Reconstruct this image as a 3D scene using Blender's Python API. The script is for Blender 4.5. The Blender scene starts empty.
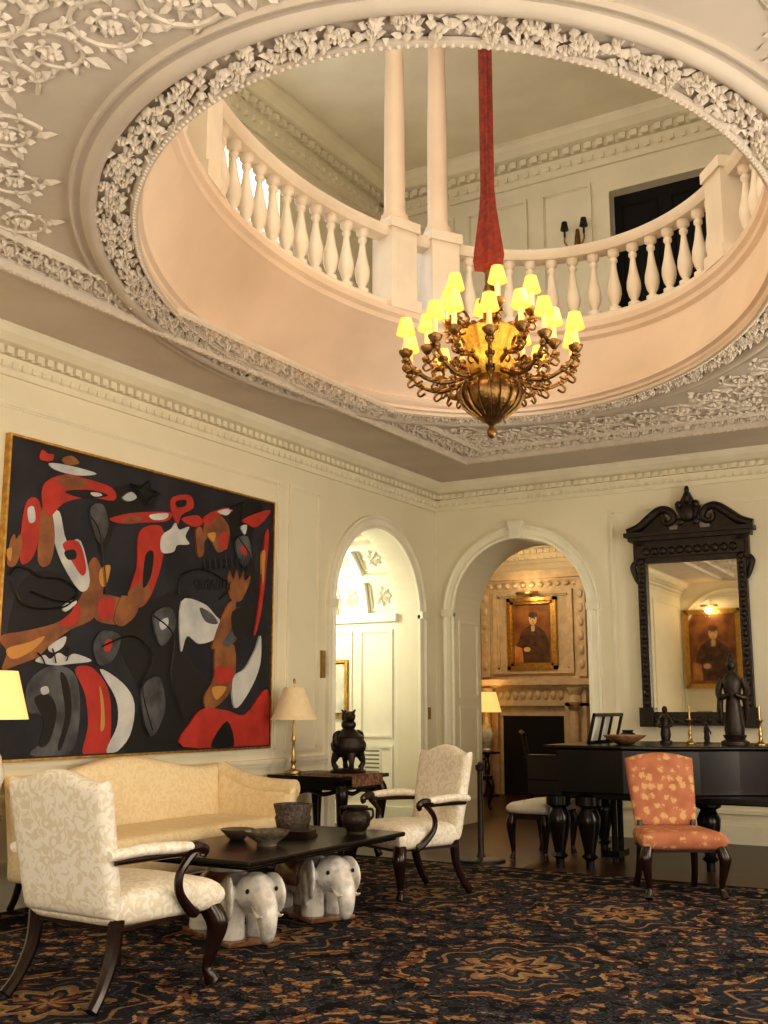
import bpy, bmesh, random
import numpy as np
from math import *
from mathutils import Vector, Matrix
random.seed(7)
scene=bpy.context.scene
# ------------------------------------------------------------------ helpers
class MB:
    def __init__(s): s.v=[];s.f=[];s.mi=[];s.cm=0;s.M=Matrix()
    def add(s,vs,fs):
        o=len(s.v)
        s.v+=[tuple(s.M@Vector(v)) for v in vs]
        s.f+=[tuple(i+o for i in f) for f in fs]
        s.mi+=[s.cm]*len(fs)
    def box(s,x0,x1,y0,y1,z0,z1):
        s.add([(x0,y0,z0),(x1,y0,z0),(x1,y1,z0),(x0,y1,z0),(x0,y0,z1),(x1,y0,z1),(x1,y1,z1),(x0,y1,z1)],
              [(0,3,2,1),(4,5,6,7),(0,1,5,4),(1,2,6,5),(2,3,7,6),(3,0,4,7)])
    def ell(s,c,r,nu=14,nv=9,R=None):
        vs=[];fs=[]
        R=R or Matrix.Identity(3)
        for j in range(nv+1):
            th=pi*j/nv
            for i in range(nu):
                ph=2*pi*i/nu
                p=R@Vector((r[0]*sin(th)*cos(ph),r[1]*sin(th)*sin(ph),r[2]*cos(th)))
                vs.append((c[0]+p.x,c[1]+p.y,c[2]+p.z))
        for j in range(nv):
            for i in range(nu):
                a=j*nu+i;b=j*nu+(i+1)%nu
                fs.append((a,a+nu,b+nu,b))
        s.add(vs,fs)
    def tube(s,pts,rad,n=8,sub=4,cap=True,fl=1.0):
        P=[Vector(p) for p in pts]
        if not hasattr(rad,'__len__'): rad=[rad]*len(P)
        Q=[];Rr=[]
        if len(P)>2 and sub>1:
            for i in range(len(P)-1):
                p0=P[max(i-1,0)];p1=P[i];p2=P[i+1];p3=P[min(i+2,len(P)-1)]
                for k in range(sub):
                    t=k/sub
                    q=0.5*((2*p1)+(p2-p0)*t+(2*p0-5*p1+4*p2-p3)*t*t+(3*p1-p0-3*p2+p3)*t**3)
                    Q.append(q);Rr.append(rad[i]*(1-t)+rad[i+1]*t)
            Q.append(P[-1]);Rr.append(rad[-1])
        else: Q=P;Rr=list(rad)
        vs=[];fs=[];nrm=None
        for i,q in enumerate(Q):
            t=(Q[min(i+1,len(Q)-1)]-Q[max(i-1,0)])
            if t.length<1e-9: t=Vector((0,0,1))
            t.normalize()
            if nrm is None:
                a=Vector((0,0,1)) if abs(t.z)<.9 else Vector((1,0,0))
                nrm=(a-t*a.dot(t)).normalized()
            else:
                nrm=(nrm-t*nrm.dot(t))
                nrm.normalize()
            b=t.cross(nrm)
            for k in range(n):
                a=2*pi*k/n
                vs.append(tuple(q+nrm*(cos(a)*Rr[i]*fl)+b*(sin(a)*Rr[i])))
        for i in range(len(Q)-1):
            for k in range(n):
                a=i*n+k;b=i*n+(k+1)%n
                fs.append((a,b,b+n,a+n))
        if cap:
            fs.append(tuple(range(n))[::-1]);fs.append(tuple(range((len(Q)-1)*n,len(Q)*n)))
        s.add(vs,fs)
    def lathe(s,prof,n=24,c=(0,0,0),flute=0,nf=0):
        vs=[];fs=[]
        for (r,z) in prof:
            for k in range(n):
                a=2*pi*k/n
                rr=r*(1+flute*cos(nf*a)) if flute else r
                vs.append((c[0]+rr*cos(a),c[1]+rr*sin(a),c[2]+z))
        for i in range(len(prof)-1):
            for k in range(n):
                a=i*n+k;b=i*n+(k+1)%n
                fs.append((a,b,b+n,a+n))
        if prof[0][0]>1e-4: fs.append(tuple(range(n))[::-1])
        if prof[-1][0]>1e-4: fs.append(tuple(range((len(prof)-1)*n,len(prof)*n)))
        s.add(vs,fs)
    def prism(s,poly,z0,z1):
        n=len(poly)
        vs=[(p[0],p[1],z0) for p in poly]+[(p[0],p[1],z1) for p in poly]
        fs=[tuple(range(n))[::-1],tuple(range(n,2*n))]
        for i in range(n):
            j=(i+1)%n
            fs.append((i,j,j+n,i+n))
        s.add(vs,fs)
    def prismf(s,poly,f,d0,d1):
        n=len(poly)
        vs=[f(p[0],p[1],d0) for p in poly]+[f(p[0],p[1],d1) for p in poly]
        fs=[tuple(range(n))[::-1],tuple(range(n,2*n))]
        for i in range(n):
            j=(i+1)%n
            fs.append((i,j,j+n,i+n))
        s.add(vs,fs)
    def puff(s,f,nu=16,nv=16,p=8,e=.42):
        vs=[];fs=[]
        def T(u,v): return (max(0,1-abs(u)**p)*max(0,1-abs(v)**p))**e
        us=[sin(pi/2*(2*i/nu-1)) for i in range(nu+1)]
        vv=[sin(pi/2*(2*i/nv-1)) for i in range(nv+1)]
        for sg in (1,-1):
            for v in vv:
                for u in us: vs.append(f(u,v,sg*T(u,v)))
        N=(nu+1)*(nv+1)
        for j in range(nv):
            for i in range(nu):
                a=j*(nu+1)+i
                fs.append((a,a+1,a+nu+2,a+nu+1))
                fs.append((N+a,N+a+nu+1,N+a+nu+2,N+a+1))
        s.add(vs,fs)
    def leaf(s,c,ang,L,W,h,curl=0):
        ca,sa=cos(ang),sin(ang)
        def P(x,y,z): return (c[0]+x*ca-y*sa,c[1]+x*sa+y*ca,c[2]-z)
        s.add([P(0,0,0.3*h),P(.35*L,W,0),P(.35*L,-W,0),P(.45*L,0,h),P(.75*L,.6*W,0.1*h),P(.75*L,-.6*W,.1*h),P(L,0,.4*h)],
              [(0,3,1),(0,2,3),(1,3,4),(2,5,3),(3,6,4),(3,5,6)])
    def flower(s,c,R,h,n=6,ph=0):
        for k in range(n): s.leaf(c,ph+2*pi*k/n,R,R*.36,h)
        s.ell((c[0],c[1],c[2]-h*.7),(R*.25,R*.25,h*.6),8,5)
    def build(s,name,mats,parent=None,smooth=True,ang=40,weld=False,recalc=True):
        me=bpy.data.meshes.new(name)
        me.from_pydata(s.v,[],s.f)
        if not isinstance(mats,(list,tuple)): mats=[mats]
        for m in mats: me.materials.append(m)
        me.polygons.foreach_set('material_index',s.mi)
        if weld or recalc:
            bm=bmesh.new();bm.from_mesh(me)
            if weld: bmesh.ops.remove_doubles(bm,verts=bm.verts,dist=1e-5)
            if recalc: bmesh.ops.recalc_face_normals(bm,faces=bm.faces)
            bm.to_mesh(me);bm.free()
        if smooth:
            me.polygons.foreach_set('use_smooth',[True]*len(me.polygons))
            me.set_sharp_from_angle(angle=radians(ang))
        ob=bpy.data.objects.new(name,me)
        scene.collection.objects.link(ob)
        if parent: ob.parent=parent
        return ob
def grp(name,loc=(0,0,0),rz=0):
    e=bpy.data.objects.new(name,None);e.empty_display_size=.1
    e.location=loc;e.rotation_euler=(0,0,rz)
    scene.collection.objects.link(e);return e
def bevel(ob,w,seg=2):
    m=ob.modifiers.new('bev','BEVEL');m.width=w;m.segments=seg;m.limit_method='ANGLE';return ob
# ------------------------------------------------------------------ materials
def mat(name,col,rough=.5,metal=0,col2=None,sc=6,bump=0,bsc=40,emit=0,ecol=None,lo=.35,hi=.65,dist=0,detail=3,spec=.5,sub=0):
    m=bpy.data.materials.new(name);m.use_nodes=True
    nt=m.node_tree;N=nt.nodes;L=nt.links
    b=N['Principled BSDF']
    b.inputs['Roughness'].default_value=rough;b.inputs['Metallic'].default_value=metal
    b.inputs['Specular IOR Level'].default_value=spec
    tc=N.new('ShaderNodeTexCoord')
    c2=col2 or tuple(c*.92 for c in col)
    nz=N.new('ShaderNodeTexNoise');nz.inputs['Scale'].default_value=sc;nz.inputs['Detail'].default_value=detail;nz.inputs['Distortion'].default_value=dist
    L.new(tc.outputs['Object'],nz.inputs['Vector'])
    r=N.new('ShaderNodeValToRGB');r.color_ramp.elements[0].position=lo;r.color_ramp.elements[1].position=hi
    r.color_ramp.elements[0].color=(*col,1);r.color_ramp.elements[1].color=(*c2,1)
    L.new(nz.outputs['Fac'],r.inputs['Fac']);L.new(r.outputs['Color'],b.inputs['Base Color'])
    if bump:
        n2=N.new('ShaderNodeTexNoise');n2.inputs['Scale'].default_value=bsc;n2.inputs['Detail'].default_value=4
        L.new(tc.outputs['Object'],n2.inputs['Vector'])
        bp=N.new('ShaderNodeBump');bp.inputs['Strength'].default_value=bump;bp.inputs['Distance'].default_value=.02
        L.new(n2.outputs['Fac'],bp.inputs['Height']);L.new(bp.outputs['Normal'],b.inputs['Normal'])
    if emit:
        b.inputs['Emission Color'].default_value=(*(ecol or col),1);b.inputs['Emission Strength'].default_value=emit
    return m
wallM=mat('cream_wall_paint',(.78,.73,.575),.55,col2=(.75,.70,.545),sc=2)
trimM=mat('cream_trim_paint',(.80,.75,.60),.45,sc=3)
archM=mat('arch_trim_paint',(.84,.81,.67),.45,sc=3)
ceilM=mat('plaster_ceiling',(.62,.545,.465),.7,col2=(.57,.50,.425),sc=2,bump=.12,bsc=25)
reliefM=mat('plaster_relief',(.71,.635,.545),.7,sc=9,bump=.25,bsc=60)
drumM=mat('peach_plaster',(.77,.635,.53),.6,sc=2)
balM=mat('baluster_paint',(.81,.725,.62),.5,sc=4)
upM=mat('upper_wall_paint',(.82,.76,.62),.6,sc=2)
ebony=mat('ebony_lacquer',(.006,.005,.005),.25,col2=(.010,.007,.006),sc=8,spec=.35)
dwood=mat('dark_mahogany',(.014,.006,.004),.25,col2=(.022,.008,.005),sc=14,dist=2)
bronze=mat('antique_bronze',(.36,.22,.09),.32,.95,col2=(.20,.12,.05),sc=18,bump=.3,bsc=70)
gold=mat('gilt_brass',(.66,.42,.13),.38,1,col2=(.45,.27,.08),sc=20,bump=.2,bsc=50)
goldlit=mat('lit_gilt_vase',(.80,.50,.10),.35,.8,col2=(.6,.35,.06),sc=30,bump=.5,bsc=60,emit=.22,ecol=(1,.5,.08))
brass=mat('brass',(.45,.32,.13),.3,1)
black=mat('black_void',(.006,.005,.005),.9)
iron=mat('dark_patina_bronze',(.012,.009,.007),.4,.2,col2=(.030,.017,.010),sc=20,bump=.3,bsc=60)
redcloth=mat('red_velvet_sleeve',(.26,.035,.022),.8,col2=(.14,.020,.014),sc=30)
def damask(name,c1,c2,sc):
    m=mat(name,c1,.6,col2=c2,sc=sc,lo=.48,hi=.54,dist=2.2,detail=1,bump=.12,bsc=220);return m
cream_damask=damask('cream_damask',(.79,.75,.67),(.69,.62,.49),14)
yellow_damask=damask('yellow_damask',(.85,.71,.47),(.79,.64,.40),13)
whitecer=mat('white_glazed_ceramic',(.76,.73,.68),.15,col2=(.48,.47,.46),sc=14,lo=.45,hi=.7)
browncer=mat('brown_glazed_ceramic',(.16,.06,.035),.2,col2=(.30,.17,.09),sc=14)
stone=mat('limestone_mantel',(.62,.48,.32),.6,col2=(.50,.38,.25),sc=8,bump=.3,bsc=30)
dinM=mat('dining_wall_paint',(.76,.66,.48),.6)
whitefab=mat('white_bench_fabric',(.62,.58,.50),.7)
def chairflower():
    m=mat('coral_floral_fabric',(.42,.16,.085),.75,col2=(.34,.12,.06),sc=9)
    nt=m.node_tree;N=nt.nodes;L=nt.links;b=N['Principled BSDF']
    src=b.inputs['Base Color'].links[0].from_socket
    tc=[n for n in N if n.type=='TEX_COORD'][0]
    v=N.new('ShaderNodeTexVoronoi');v.inputs['Scale'].default_value=13;v.inputs['Randomness'].default_value=.6
    nz=N.new('ShaderNodeTexNoise');nz.inputs['Scale'].default_value=45
    mx=N.new('ShaderNodeMixRGB');mx.inputs[0].default_value=.05
    L.new(tc.outputs['Object'],mx.inputs[1]);L.new(tc.outputs['Object'],nz.inputs['Vector']);L.new(nz.outputs['Color'],mx.inputs[2])
    L.new(mx.outputs[0],v.inputs['Vector'])
    r=N.new('ShaderNodeValToRGB');e=r.color_ramp.elements
    e[0].position=.0;e[0].color=(.25,.25,.25,1);e[1].position=.42;e[1].color=(0,0,0,1)
    x=e.new(.12);x.color=(.9,.9,.9,1);x=e.new(.30);x.color=(.8,.8,.8,1)
    L.new(v.outputs['Distance'],r.inputs['Fac'])
    m2=N.new('ShaderNodeMixRGB');L.new(r.outputs['Color'],m2.inputs[0]);L.new(src,m2.inputs[1]);m2.inputs[2].default_value=(.56,.36,.15,1)
    L.new(m2.outputs[0],b.inputs['Base Color']);return m
rustfab=chairflower()
def shade(name,col,e,ec):
    return mat(name,col,.8,emit=e,ecol=ec,sc=20)
candleshade=shade('candle_shade_glow',(.45,.28,.08),1.0,(1,.60,.12))
lampshade=shade('lit_lamp_shade',(.75,.55,.28),.7,(1,.64,.20))
lampshade2=shade('dim_lamp_shade',(.76,.61,.40),.05,(1,.8,.5))
def floormat():
    m=bpy.data.materials.new('dark_parquet');m.use_nodes=True;nt=m.node_tree;N=nt.nodes;L=nt.links;b=N['Principled BSDF']
    tc=N.new('ShaderNodeTexCoord');br=N.new('ShaderNodeTexBrick');br.inputs['Scale'].default_value=1
    br.inputs['Brick Width'].default_value=1.2;br.inputs['Row Height'].default_value=.1;br.inputs['Mortar Size'].default_value=.003
    br.inputs['Color1'].default_value=(.055,.020,.010,1);br.inputs['Color2'].default_value=(.032,.013,.007,1);br.inputs['Mortar'].default_value=(.01,.006,.004,1)
    L.new(tc.outputs['Object'],br.inputs['Vector']);L.new(br.outputs['Color'],b.inputs['Base Color']);b.inputs['Roughness'].default_value=.32
    b.inputs['Specular IOR Level'].default_value=.3
    return m
floorM=floormat()
def rugmat(cx,cy,hx,hy):
    m=bpy.data.materials.new('oriental_rug_wool');m.use_nodes=True;nt=m.node_tree;N=nt.nodes;L=nt.links;b=N['Principled BSDF']
    b.inputs['Roughness'].default_value=.95;b.inputs['Specular IOR Level'].default_value=.05
    tc=N.new('ShaderNodeTexCoord');sp=N.new('ShaderNodeSeparateXYZ')
    nz=N.new('ShaderNodeTexNoise');nz.inputs['Scale'].default_value=6;nz.inputs['Detail'].default_value=4
    L.new(tc.outputs['Object'],nz.inputs['Vector'])
    def mt(op,a,bb=None,c=None):
        n=N.new('ShaderNodeMath');n.operation=op
        for i,x in enumerate((a,bb,c)):
            if x is None: continue
            if isinstance(x,(int,float)): n.inputs[i].default_value=x
            else: L.new(x,n.inputs[i])
        return n.outputs[0]
    vm=N.new('ShaderNodeVectorMath');vm.operation='MULTIPLY_ADD'
    L.new(nz.outputs['Color'],vm.inputs[0]);vm.inputs[1].default_value=(.09,.09,0);L.new(tc.outputs['Object'],vm.inputs[2])
    L.new(vm.outputs[0],sp.inputs[0])
    x=mt('DIVIDE',sp.outputs[0],1.7);y=mt('DIVIDE',sp.outputs[1],1.9)
    fx=mt('SUBTRACT',mt('FRACT',mt('ADD',x,20.1)),.5);fy=mt('SUBTRACT',mt('FRACT',mt('ADD',y,20.3)),.5)
    r=mt('SQRT',mt('ADD',mt('MULTIPLY',fx,fx),mt('MULTIPLY',fy,fy)))
    th=mt('ARCTAN2',fy,fx)
    pet=mt('ADD',r,mt('MULTIPLY',mt('SINE',mt('MULTIPLY',th,8)),.03))
    rp=N.new('ShaderNodeValToRGB');rp.color_ramp.interpolation='CONSTANT';e=rp.color_ramp.elements
    navy=(.030,.030,.038,1);rust=(.17,.075,.045,1);tan=(.34,.225,.12,1);slate=(.075,.078,.085,1);dk=(.015,.014,.016,1);gol=(.25,.155,.08,1)
    st=[(0,tan),(.03,rust),(.07,navy),(.10,tan),(.125,gol),(.16,navy),(.19,slate),(.205,navy),(.25,gol),(.265,navy),(.33,tan),(.345,rust),(.375,gol),(.39,dk),(.43,navy),(.50,slate),(.53,tan),(.56,rust),(.60,navy)]
    e[0].position=0;e[0].color=st[0][1];e[1].position=st[1][0];e[1].color=st[1][1]
    for p,c in st[2:]:
        q=e.new(p);q.color=c
    L.new(pet,rp.inputs['Fac'])
    def flowers(scale,stops,amp=.9):
        v=N.new('ShaderNodeTexVoronoi');v.inputs['Scale'].default_value=scale
        L.new(vm.outputs[0],v.inputs['Vector'])
        n2=N.new('ShaderNodeTexNoise');n2.inputs['Scale'].default_value=scale*3.6;n2.inputs['Detail'].default_value=1
        L.new(tc.outputs['Object'],n2.inputs['Vector'])
        d=mt('ADD',v.outputs['Distance'],mt('MULTIPLY',mt('SUBTRACT',n2.outputs['Fac'],.5),amp))
        q=N.new('ShaderNodeValToRGB');q.color_ramp.interpolation='CONSTANT';ee=q.color_ramp.elements
        ee[0].position=0;ee[0].color=stops[0][1];ee[1].position=stops[1][0];ee[1].color=stops[1][1]
        for p,c in stops[2:]:
            z=ee.new(p);z.color=c
        L.new(d,q.inputs['Fac']);return q.outputs['Color'],d
    f1,d1=flowers(8,[(0,rust),(.06,tan),(.19,gol),(.29,rust),(.35,dk),(.38,navy),(.58,slate),(.66,dk)])
    mask=N.new('ShaderNodeTexNoise');mask.inputs['Scale'].default_value=11;mask.inputs['Detail'].default_value=3
    L.new(tc.outputs['Object'],mask.inputs['Vector'])
    mk=mt('GREATER_THAN',mt('ADD',mask.outputs['Fac'],mt('MULTIPLY',mt('SUBTRACT',r,.3),.5)),.52)
    mx=N.new('ShaderNodeMixRGB');L.new(mk,mx.inputs[0]);L.new(rp.outputs['Color'],mx.inputs[1]);L.new(f1,mx.inputs[2])
    sp2=N.new('ShaderNodeSeparateXYZ');L.new(tc.outputs['Object'],sp2.inputs[0])
    dx=mt('SUBTRACT',hx,mt('ABSOLUTE',mt('SUBTRACT',sp2.outputs[0],cx)))
    dy=mt('SUBTRACT',hy,mt('ABSOLUTE',mt('SUBTRACT',sp2.outputs[1],cy)))
    de=mt('MINIMUM',dx,dy)
    f2,d2=flowers(9,[(0,tan),(.12,gol),(.3,navy),(.5,dk)])
    inb=mt('LESS_THAN',de,.62)
    s1=mt('MULTIPLY',mt('GREATER_THAN',de,.15),mt('LESS_THAN',de,.18))
    s2=mt('MULTIPLY',mt('GREATER_THAN',de,.56),mt('LESS_THAN',de,.6))
    ss=mt('ADD',s1,s2)
    m1=N.new('ShaderNodeMixRGB');L.new(ss,m1.inputs[0]);L.new(f2,m1.inputs[1]);m1.inputs[2].default_value=(.17,.12,.07,1)
    m3=N.new('ShaderNodeMixRGB');L.new(inb,m3.inputs[0]);L.new(mx.outputs[0],m3.inputs[1]);L.new(m1.outputs[0],m3.inputs[2])
    n5=N.new('ShaderNodeTexNoise');n5.inputs['Scale'].default_value=60;n5.inputs['Detail'].default_value=2
    L.new(tc.outputs['Object'],n5.inputs['Vector'])
    m5=N.new('ShaderNodeMixRGB');m5.blend_type='MULTIPLY';m5.inputs[0].default_value=.55
    r5=N.new('ShaderNodeValToRGB');r5.color_ramp.elements[0].position=.35;r5.color_ramp.elements[0].color=(.4,.4,.42,1);r5.color_ramp.elements[1].position=.6
    L.new(n5.outputs['Fac'],r5.inputs['Fac']);L.new(m3.outputs[0],m5.inputs[1]);L.new(r5.outputs['Color'],m5.inputs[2])
    L.new(m5.outputs[0],b.inputs['Base Color'])
    return m
# ------------------------------------------------------------------ geometry constants
XL,XR,YB,YF=-6.75,1.3,-1.0,12.58
ZC=4.40;ZG=5.22;ZU=8.9
XUL=-7.6
class Ell:
    def __init__(s,cx,cy,ph,a,b):
        s.cx,s.cy,s.a,s.b=cx,cy,a,b
        s.U=Vector((-sin(ph),cos(ph)));s.V=Vector((cos(ph),sin(ph)))
    def P(s,t,off=0):
        a,b=s.a,s.b
        px=a*cos(t);py=b*sin(t)
        nx=cos(t)/a;ny=sin(t)/b;l=hypot(nx,ny)
        px+=off*nx/l;py+=off*ny/l
        return (s.cx+s.U.x*px+s.V.x*py,s.cy+s.U.y*px+s.V.y*py)
    def T(s,t):
        tx=-s.a*sin(t);ty=s.b*cos(t)
        return atan2(s.U.y*tx+s.V.y*ty,s.U.x*tx+s.V.x*ty)
    def even(s,off,step,phase=0):
        n=4000;L=[0];p=s.P(0,off)
        for i in range(1,n+1):
            q=s.P(2*pi*i/n,off);L.append(L[-1]+hypot(q[0]-p[0],q[1]-p[1]));p=q
        tot=L[-1];k=int(round(tot/step));out=[];j=0
        for i in range(k):
            d=(i+phase)*tot/k
            while j<n-1 and L[j+1]<d:j+=1
            out.append(2*pi*(j+(d-L[j])/(L[j+1]-L[j]))/n)
        return out
LO=Ell(-3.31,6.69,radians(19),3.16,2.13)
UPE=Ell(-3.12,6.72,radians(10),3.05,1.97)
def sweep_ell(mb,E,prof,n=160,closed=False):
    vs=[];fs=[];m=len(prof)
    for i in range(n):
        t=2*pi*i/n
        for (o,z) in prof:
            p=E.P(t,o);vs.append((p[0],p[1],z))
    for i in range(n):
        j=(i+1)%n
        for k in range(m if closed else m-1):
            k2=(k+1)%m
            fs.append((i*m+k,i*m+k2,j*m+k2,j*m+k))
    mb.add(vs,fs)
def plate(mb,E,x0,x1,y0,y1,z,off=0):
    ts=[2*pi*i/160 for i in range(160)]
    for (cx,cy) in ((x0,y0),(x1,y0),(x1,y1),(x0,y1)):
        d=Vector((cx-E.cx,cy-E.cy));du=d.dot(E.U);dv=d.dot(E.V)
        ts.append(atan2(dv/(E.b+off),du/(E.a+off))%(2*pi))
    ts=sorted(ts);vs=[];fs=[];n=len(ts)
    for t in ts:
        px=(E.a+off)*cos(t);py=(E.b+off)*sin(t)
        p=(E.cx+E.U.x*px+E.V.x*py,E.cy+E.U.y*px+E.V.y*py)
        dx=p[0]-E.cx;dy=p[1]-E.cy;k=1e9
        if dx>1e-9:k=min(k,(x1-E.cx)/dx)
        if dx<-1e-9:k=min(k,(x0-E.cx)/dx)
        if dy>1e-9:k=min(k,(y1-E.cy)/dy)
        if dy<-1e-9:k=min(k,(y0-E.cy)/dy)
        vs+=[(p[0],p[1],z),(E.cx+dx*k,E.cy+dy*k,z)]
    for i in range(n):
        j=(i+1)%n
        fs.append((2*i,2*i+1,2*j+1,2*j))
    mb.add(vs,fs)
# ------------------------------------------------------------------ room shell
def fl(a,z,d): return (XL+d,a,z)
def fb(a,z,d): return (a,YF-d,z)
def ful(a,z,d): return (XUL+d,a,z)
def arch_pts(c,hw,spring,n=28):
    return [(c-hw,0)]+[(c+hw*cos(pi-pi*i/n),spring+hw*sin(pi*i/n)) for i in range(n+1)]+[(c+hw,0)]
def arch_path(c,hw,spring,n=28):
    P=[(c-hw,0,-1,0)]
    for i in range(n+1):
        a=pi-pi*i/n;P.append((c+hw*cos(a),spring+hw*sin(a),cos(a),sin(a)))
    P.append((c+hw,0,1,0));return P
def sweep_band(mb,path,prof,f):
    vs=[];fs=[];m=len(prof)
    for (a,z,na,nz) in path:
        for (o,d) in prof: vs.append(f(a+na*o,z+nz*o,d))
    for i in range(len(path)-1):
        for k in range(m):
            k2=(k+1)%m
            fs.append((i*m+k,i*m+k2,(i+1)*m+k2,(i+1)*m+k))
    fs.append(tuple(range(m)));fs.append(tuple(range((len(path)-1)*m,len(path)*m))[::-1])
    mb.add(vs,fs)
def mbox(mb,f,a0,a1,z0,z1,d0,d1):
    p=[f(a,z,d) for d in (d0,d1) for (a,z) in ((a0,z0),(a1,z0),(a1,z1),(a0,z1))]
    mb.add(p,[(0,3,2,1),(4,5,6,7),(0,1,5,4),(1,2,6,5),(2,3,7,6),(3,0,4,7)])
def frame(mb,f,a0,a1,z0,z1,w=.035,d=.02,step=True):
    for (A,B,C,D) in ((a0,a1,z0,z0+w),(a0,a1,z1-w,z1),(a0,a0+w,z0+w,z1-w),(a1-w,a1,z0+w,z1-w)):
        mbox(mb,f,A,B,C,D,0,d)
    if step:
        w2=w*.4;i=w
        for (A,B,C,D) in ((a0+i,a1-i,z0+i,z0+i+w2),(a0+i,a1-i,z1-i-w2,z1-i),(a0+i,a0+i+w2,z0+i,z1-i),(a1-i-w2,a1-i,z0+i,z1-i)):
            mbox(mb,f,A,B,C,D,0,d*.5)
ALc,ALh,ALs=11.125,.975,2.65
ABc,ABh,ABs=-5.55,.91,2.70
mb=MB();poly=[(YB,0)]+arch_pts(ALc,ALh,ALs)+[(YF,0),(YF,ZG),(YB,ZG)]
mb.prismf(poly,fl,0,-.3);mb.build('wall_left',wallM,smooth=False)
mb=MB();poly=[(-7.05,0)]+arch_pts(ABc,ABh,ABs)+[(XR+.3,0),(XR+.3,ZG),(-7.05,ZG)]
mb.prismf(poly,fb,0,-.75);mb.build('wall_back',wallM,smooth=False)
fill_wins=[(1.2,2.8),(4.6,6.2),(8.0,9.6)];WZ0,WZ1=.55,3.4  # invented openings in the unseen right wall, made to hold the fill lights
mb=MB();yy=YB-.3
for (a,b) in fill_wins:
    mb.box(XR,XR+.3,yy,a,0,ZG);mb.box(XR,XR+.3,a,b,0,WZ0);mb.box(XR,XR+.3,a,b,WZ1,ZG);yy=b
mb.box(XR,XR+.3,yy,YF,0,ZG);mb.build('wall_right',wallM,smooth=False)
def window(name,f,a0,a1,z0,z1):
    mb=MB();d0,d1=-.18,-.10
    w=.07
    for (A,B,C,D) in ((a0,a1,z0,z0+w),(a0,a1,z1-w,z1),(a0,a0+w,z0,z1),(a1-w,a1,z0,z1),(a0,a1,(z0+z1)/2-.03,(z0+z1)/2+.03)):
        mbox(mb,f,A,B,C,D,d0,d1)
    for k in (1,2):
        a=a0+(a1-a0)*k/3;mbox(mb,f,a-.015,a+.015,z0,z1,d0+.02,d1-.01)
    for k in (2,6):
        z=z0+(z1-z0)*k/8
        mbox(mb,f,a0,a1,z-.015,z+.015,d0+.02,d1-.01)
    mbox(mb,f,a0-.1,a1+.1,z0-.06,z0,0,.08)
    for (A,B,C,D) in ((a0-.12,a0,z0,z1+.12),(a1,a1+.12,z0,z1+.12),(a0,a1,z1,z1+.12)): mbox(mb,f,A,B,C,D,0,.03)
    return mb.build(name,trimM,smooth=False)
fr=lambda a,z,d:(XR-d,a,z)
for i,(a,b) in enumerate(fill_wins): window('window_%d'%(i+1),fr,a,b,WZ0,WZ1)  # frames dressing the added side fills as windows
frr=lambda a,z,d:(a,YB+d,z)
mb=MB();mb.box(-7.05,-3.4,YB-.3,YB,0,ZG);mb.box(-3.4,-1.6,YB-.3,YB,0,.55);mb.box(-3.4,-1.6,YB-.3,YB,3.4,ZG);mb.box(-1.6,XR,YB-.3,YB,0,ZG)
mb.build('wall_rear',wallM,smooth=False)
window('window_4',frr,-3.4,-1.6,.55,3.4)  # invented rear window, added as a frame for the fill light
mb=MB();mb.box(-11.3,XR+.3,YB-.3,18.2,-.1,0);mb.build('floor',floorM,smooth=False)
mb=MB();plate(mb,LO,-7.05,XR+.3,YB-.3,YF+.1,ZC);sweep_ell(mb,LO,[(0,ZC),(0,ZC+.02)])
mb.build('ceiling',ceilM,smooth=False)
mb=MB()
prof=[(0,ZC-.02,0),(0,ZC+.05,0),(-.03,ZC+.07,0),(-.03,ZC+.11,.05),(.01,ZC+.13,.08),(.01,ZG-.17,1),(-.025,ZG-.14,1),(-.025,ZG-.09,1),(-.055,ZG-.06,1),(-.055,ZG,1),(.3,ZG,1)]
n=160;vs=[];fs=[];m=len(prof)
for i in range(n):
    t=2*pi*i/n
    for (o,z,w) in prof:
        p=LO.P(t,o);q=UPE.P(t,o);vs.append((p[0]*(1-w)+q[0]*w,p[1]*(1-w)+q[1]*w,z))
for i in range(n):
    j=(i+1)%n
    for k in range(m-1): fs.append((i*m+k,i*m+k+1,j*m+k+1,j*m+k))
mb.add(vs,fs);mb.build('trim_oculus_drum',drumM,ang=30)
mb=MB();plate(mb,UPE,XUL-.3,XR+.3,YB-.3,YF+.3,ZG-.02,off=.1);mb.build('floor_gallery',upM,smooth=False)
mb=MB()
sweep_ell(mb,LO,[(-.01,ZC),(-.01,ZC-.03),(.01,ZC-.042),(.035,ZC-.03),(.04,ZC-.01)])
sweep_ell(mb,LO,[(.225,ZC),(.23,ZC-.03),(.25,ZC-.05),(.275,ZC-.055),(.31,ZC-.045),(.325,ZC-.02),(.36,ZC-.02),(.37,ZC-.03),(.385,ZC-.03),(.39,ZC)])
mb.build('trim_oculus_ring',ceilM,ang=50)
mb=MB()
for t in LO.even(.13,.045):
    for q in range(5):
        o=.13+random.uniform(-.08,.075);p=LO.P(t+random.uniform(-.006,.006),o)
        c=(p[0],p[1],ZC-.012)
        if random.random()<.2: mb.flower(c,random.uniform(.028,.044),.034,5,random.random()*6)
        else: mb.leaf(c,LO.T(t)+random.choice((0,pi))+random.uniform(-1.2,1.2),random.uniform(.05,.085),random.uniform(.013,.022),random.uniform(.025,.045))
for t in LO.even(.015,.04): 
    p=LO.P(t,.015);mb.ell((p[0],p[1],ZC-.04),(.012,.012,.012),6,4)
mb.build('trim_oculus_garland',reliefM,smooth=False,recalc=False)
BX0,BX1,BY0,BY1=-5.65,.2,-.2,11.3
mb=MB()
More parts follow.
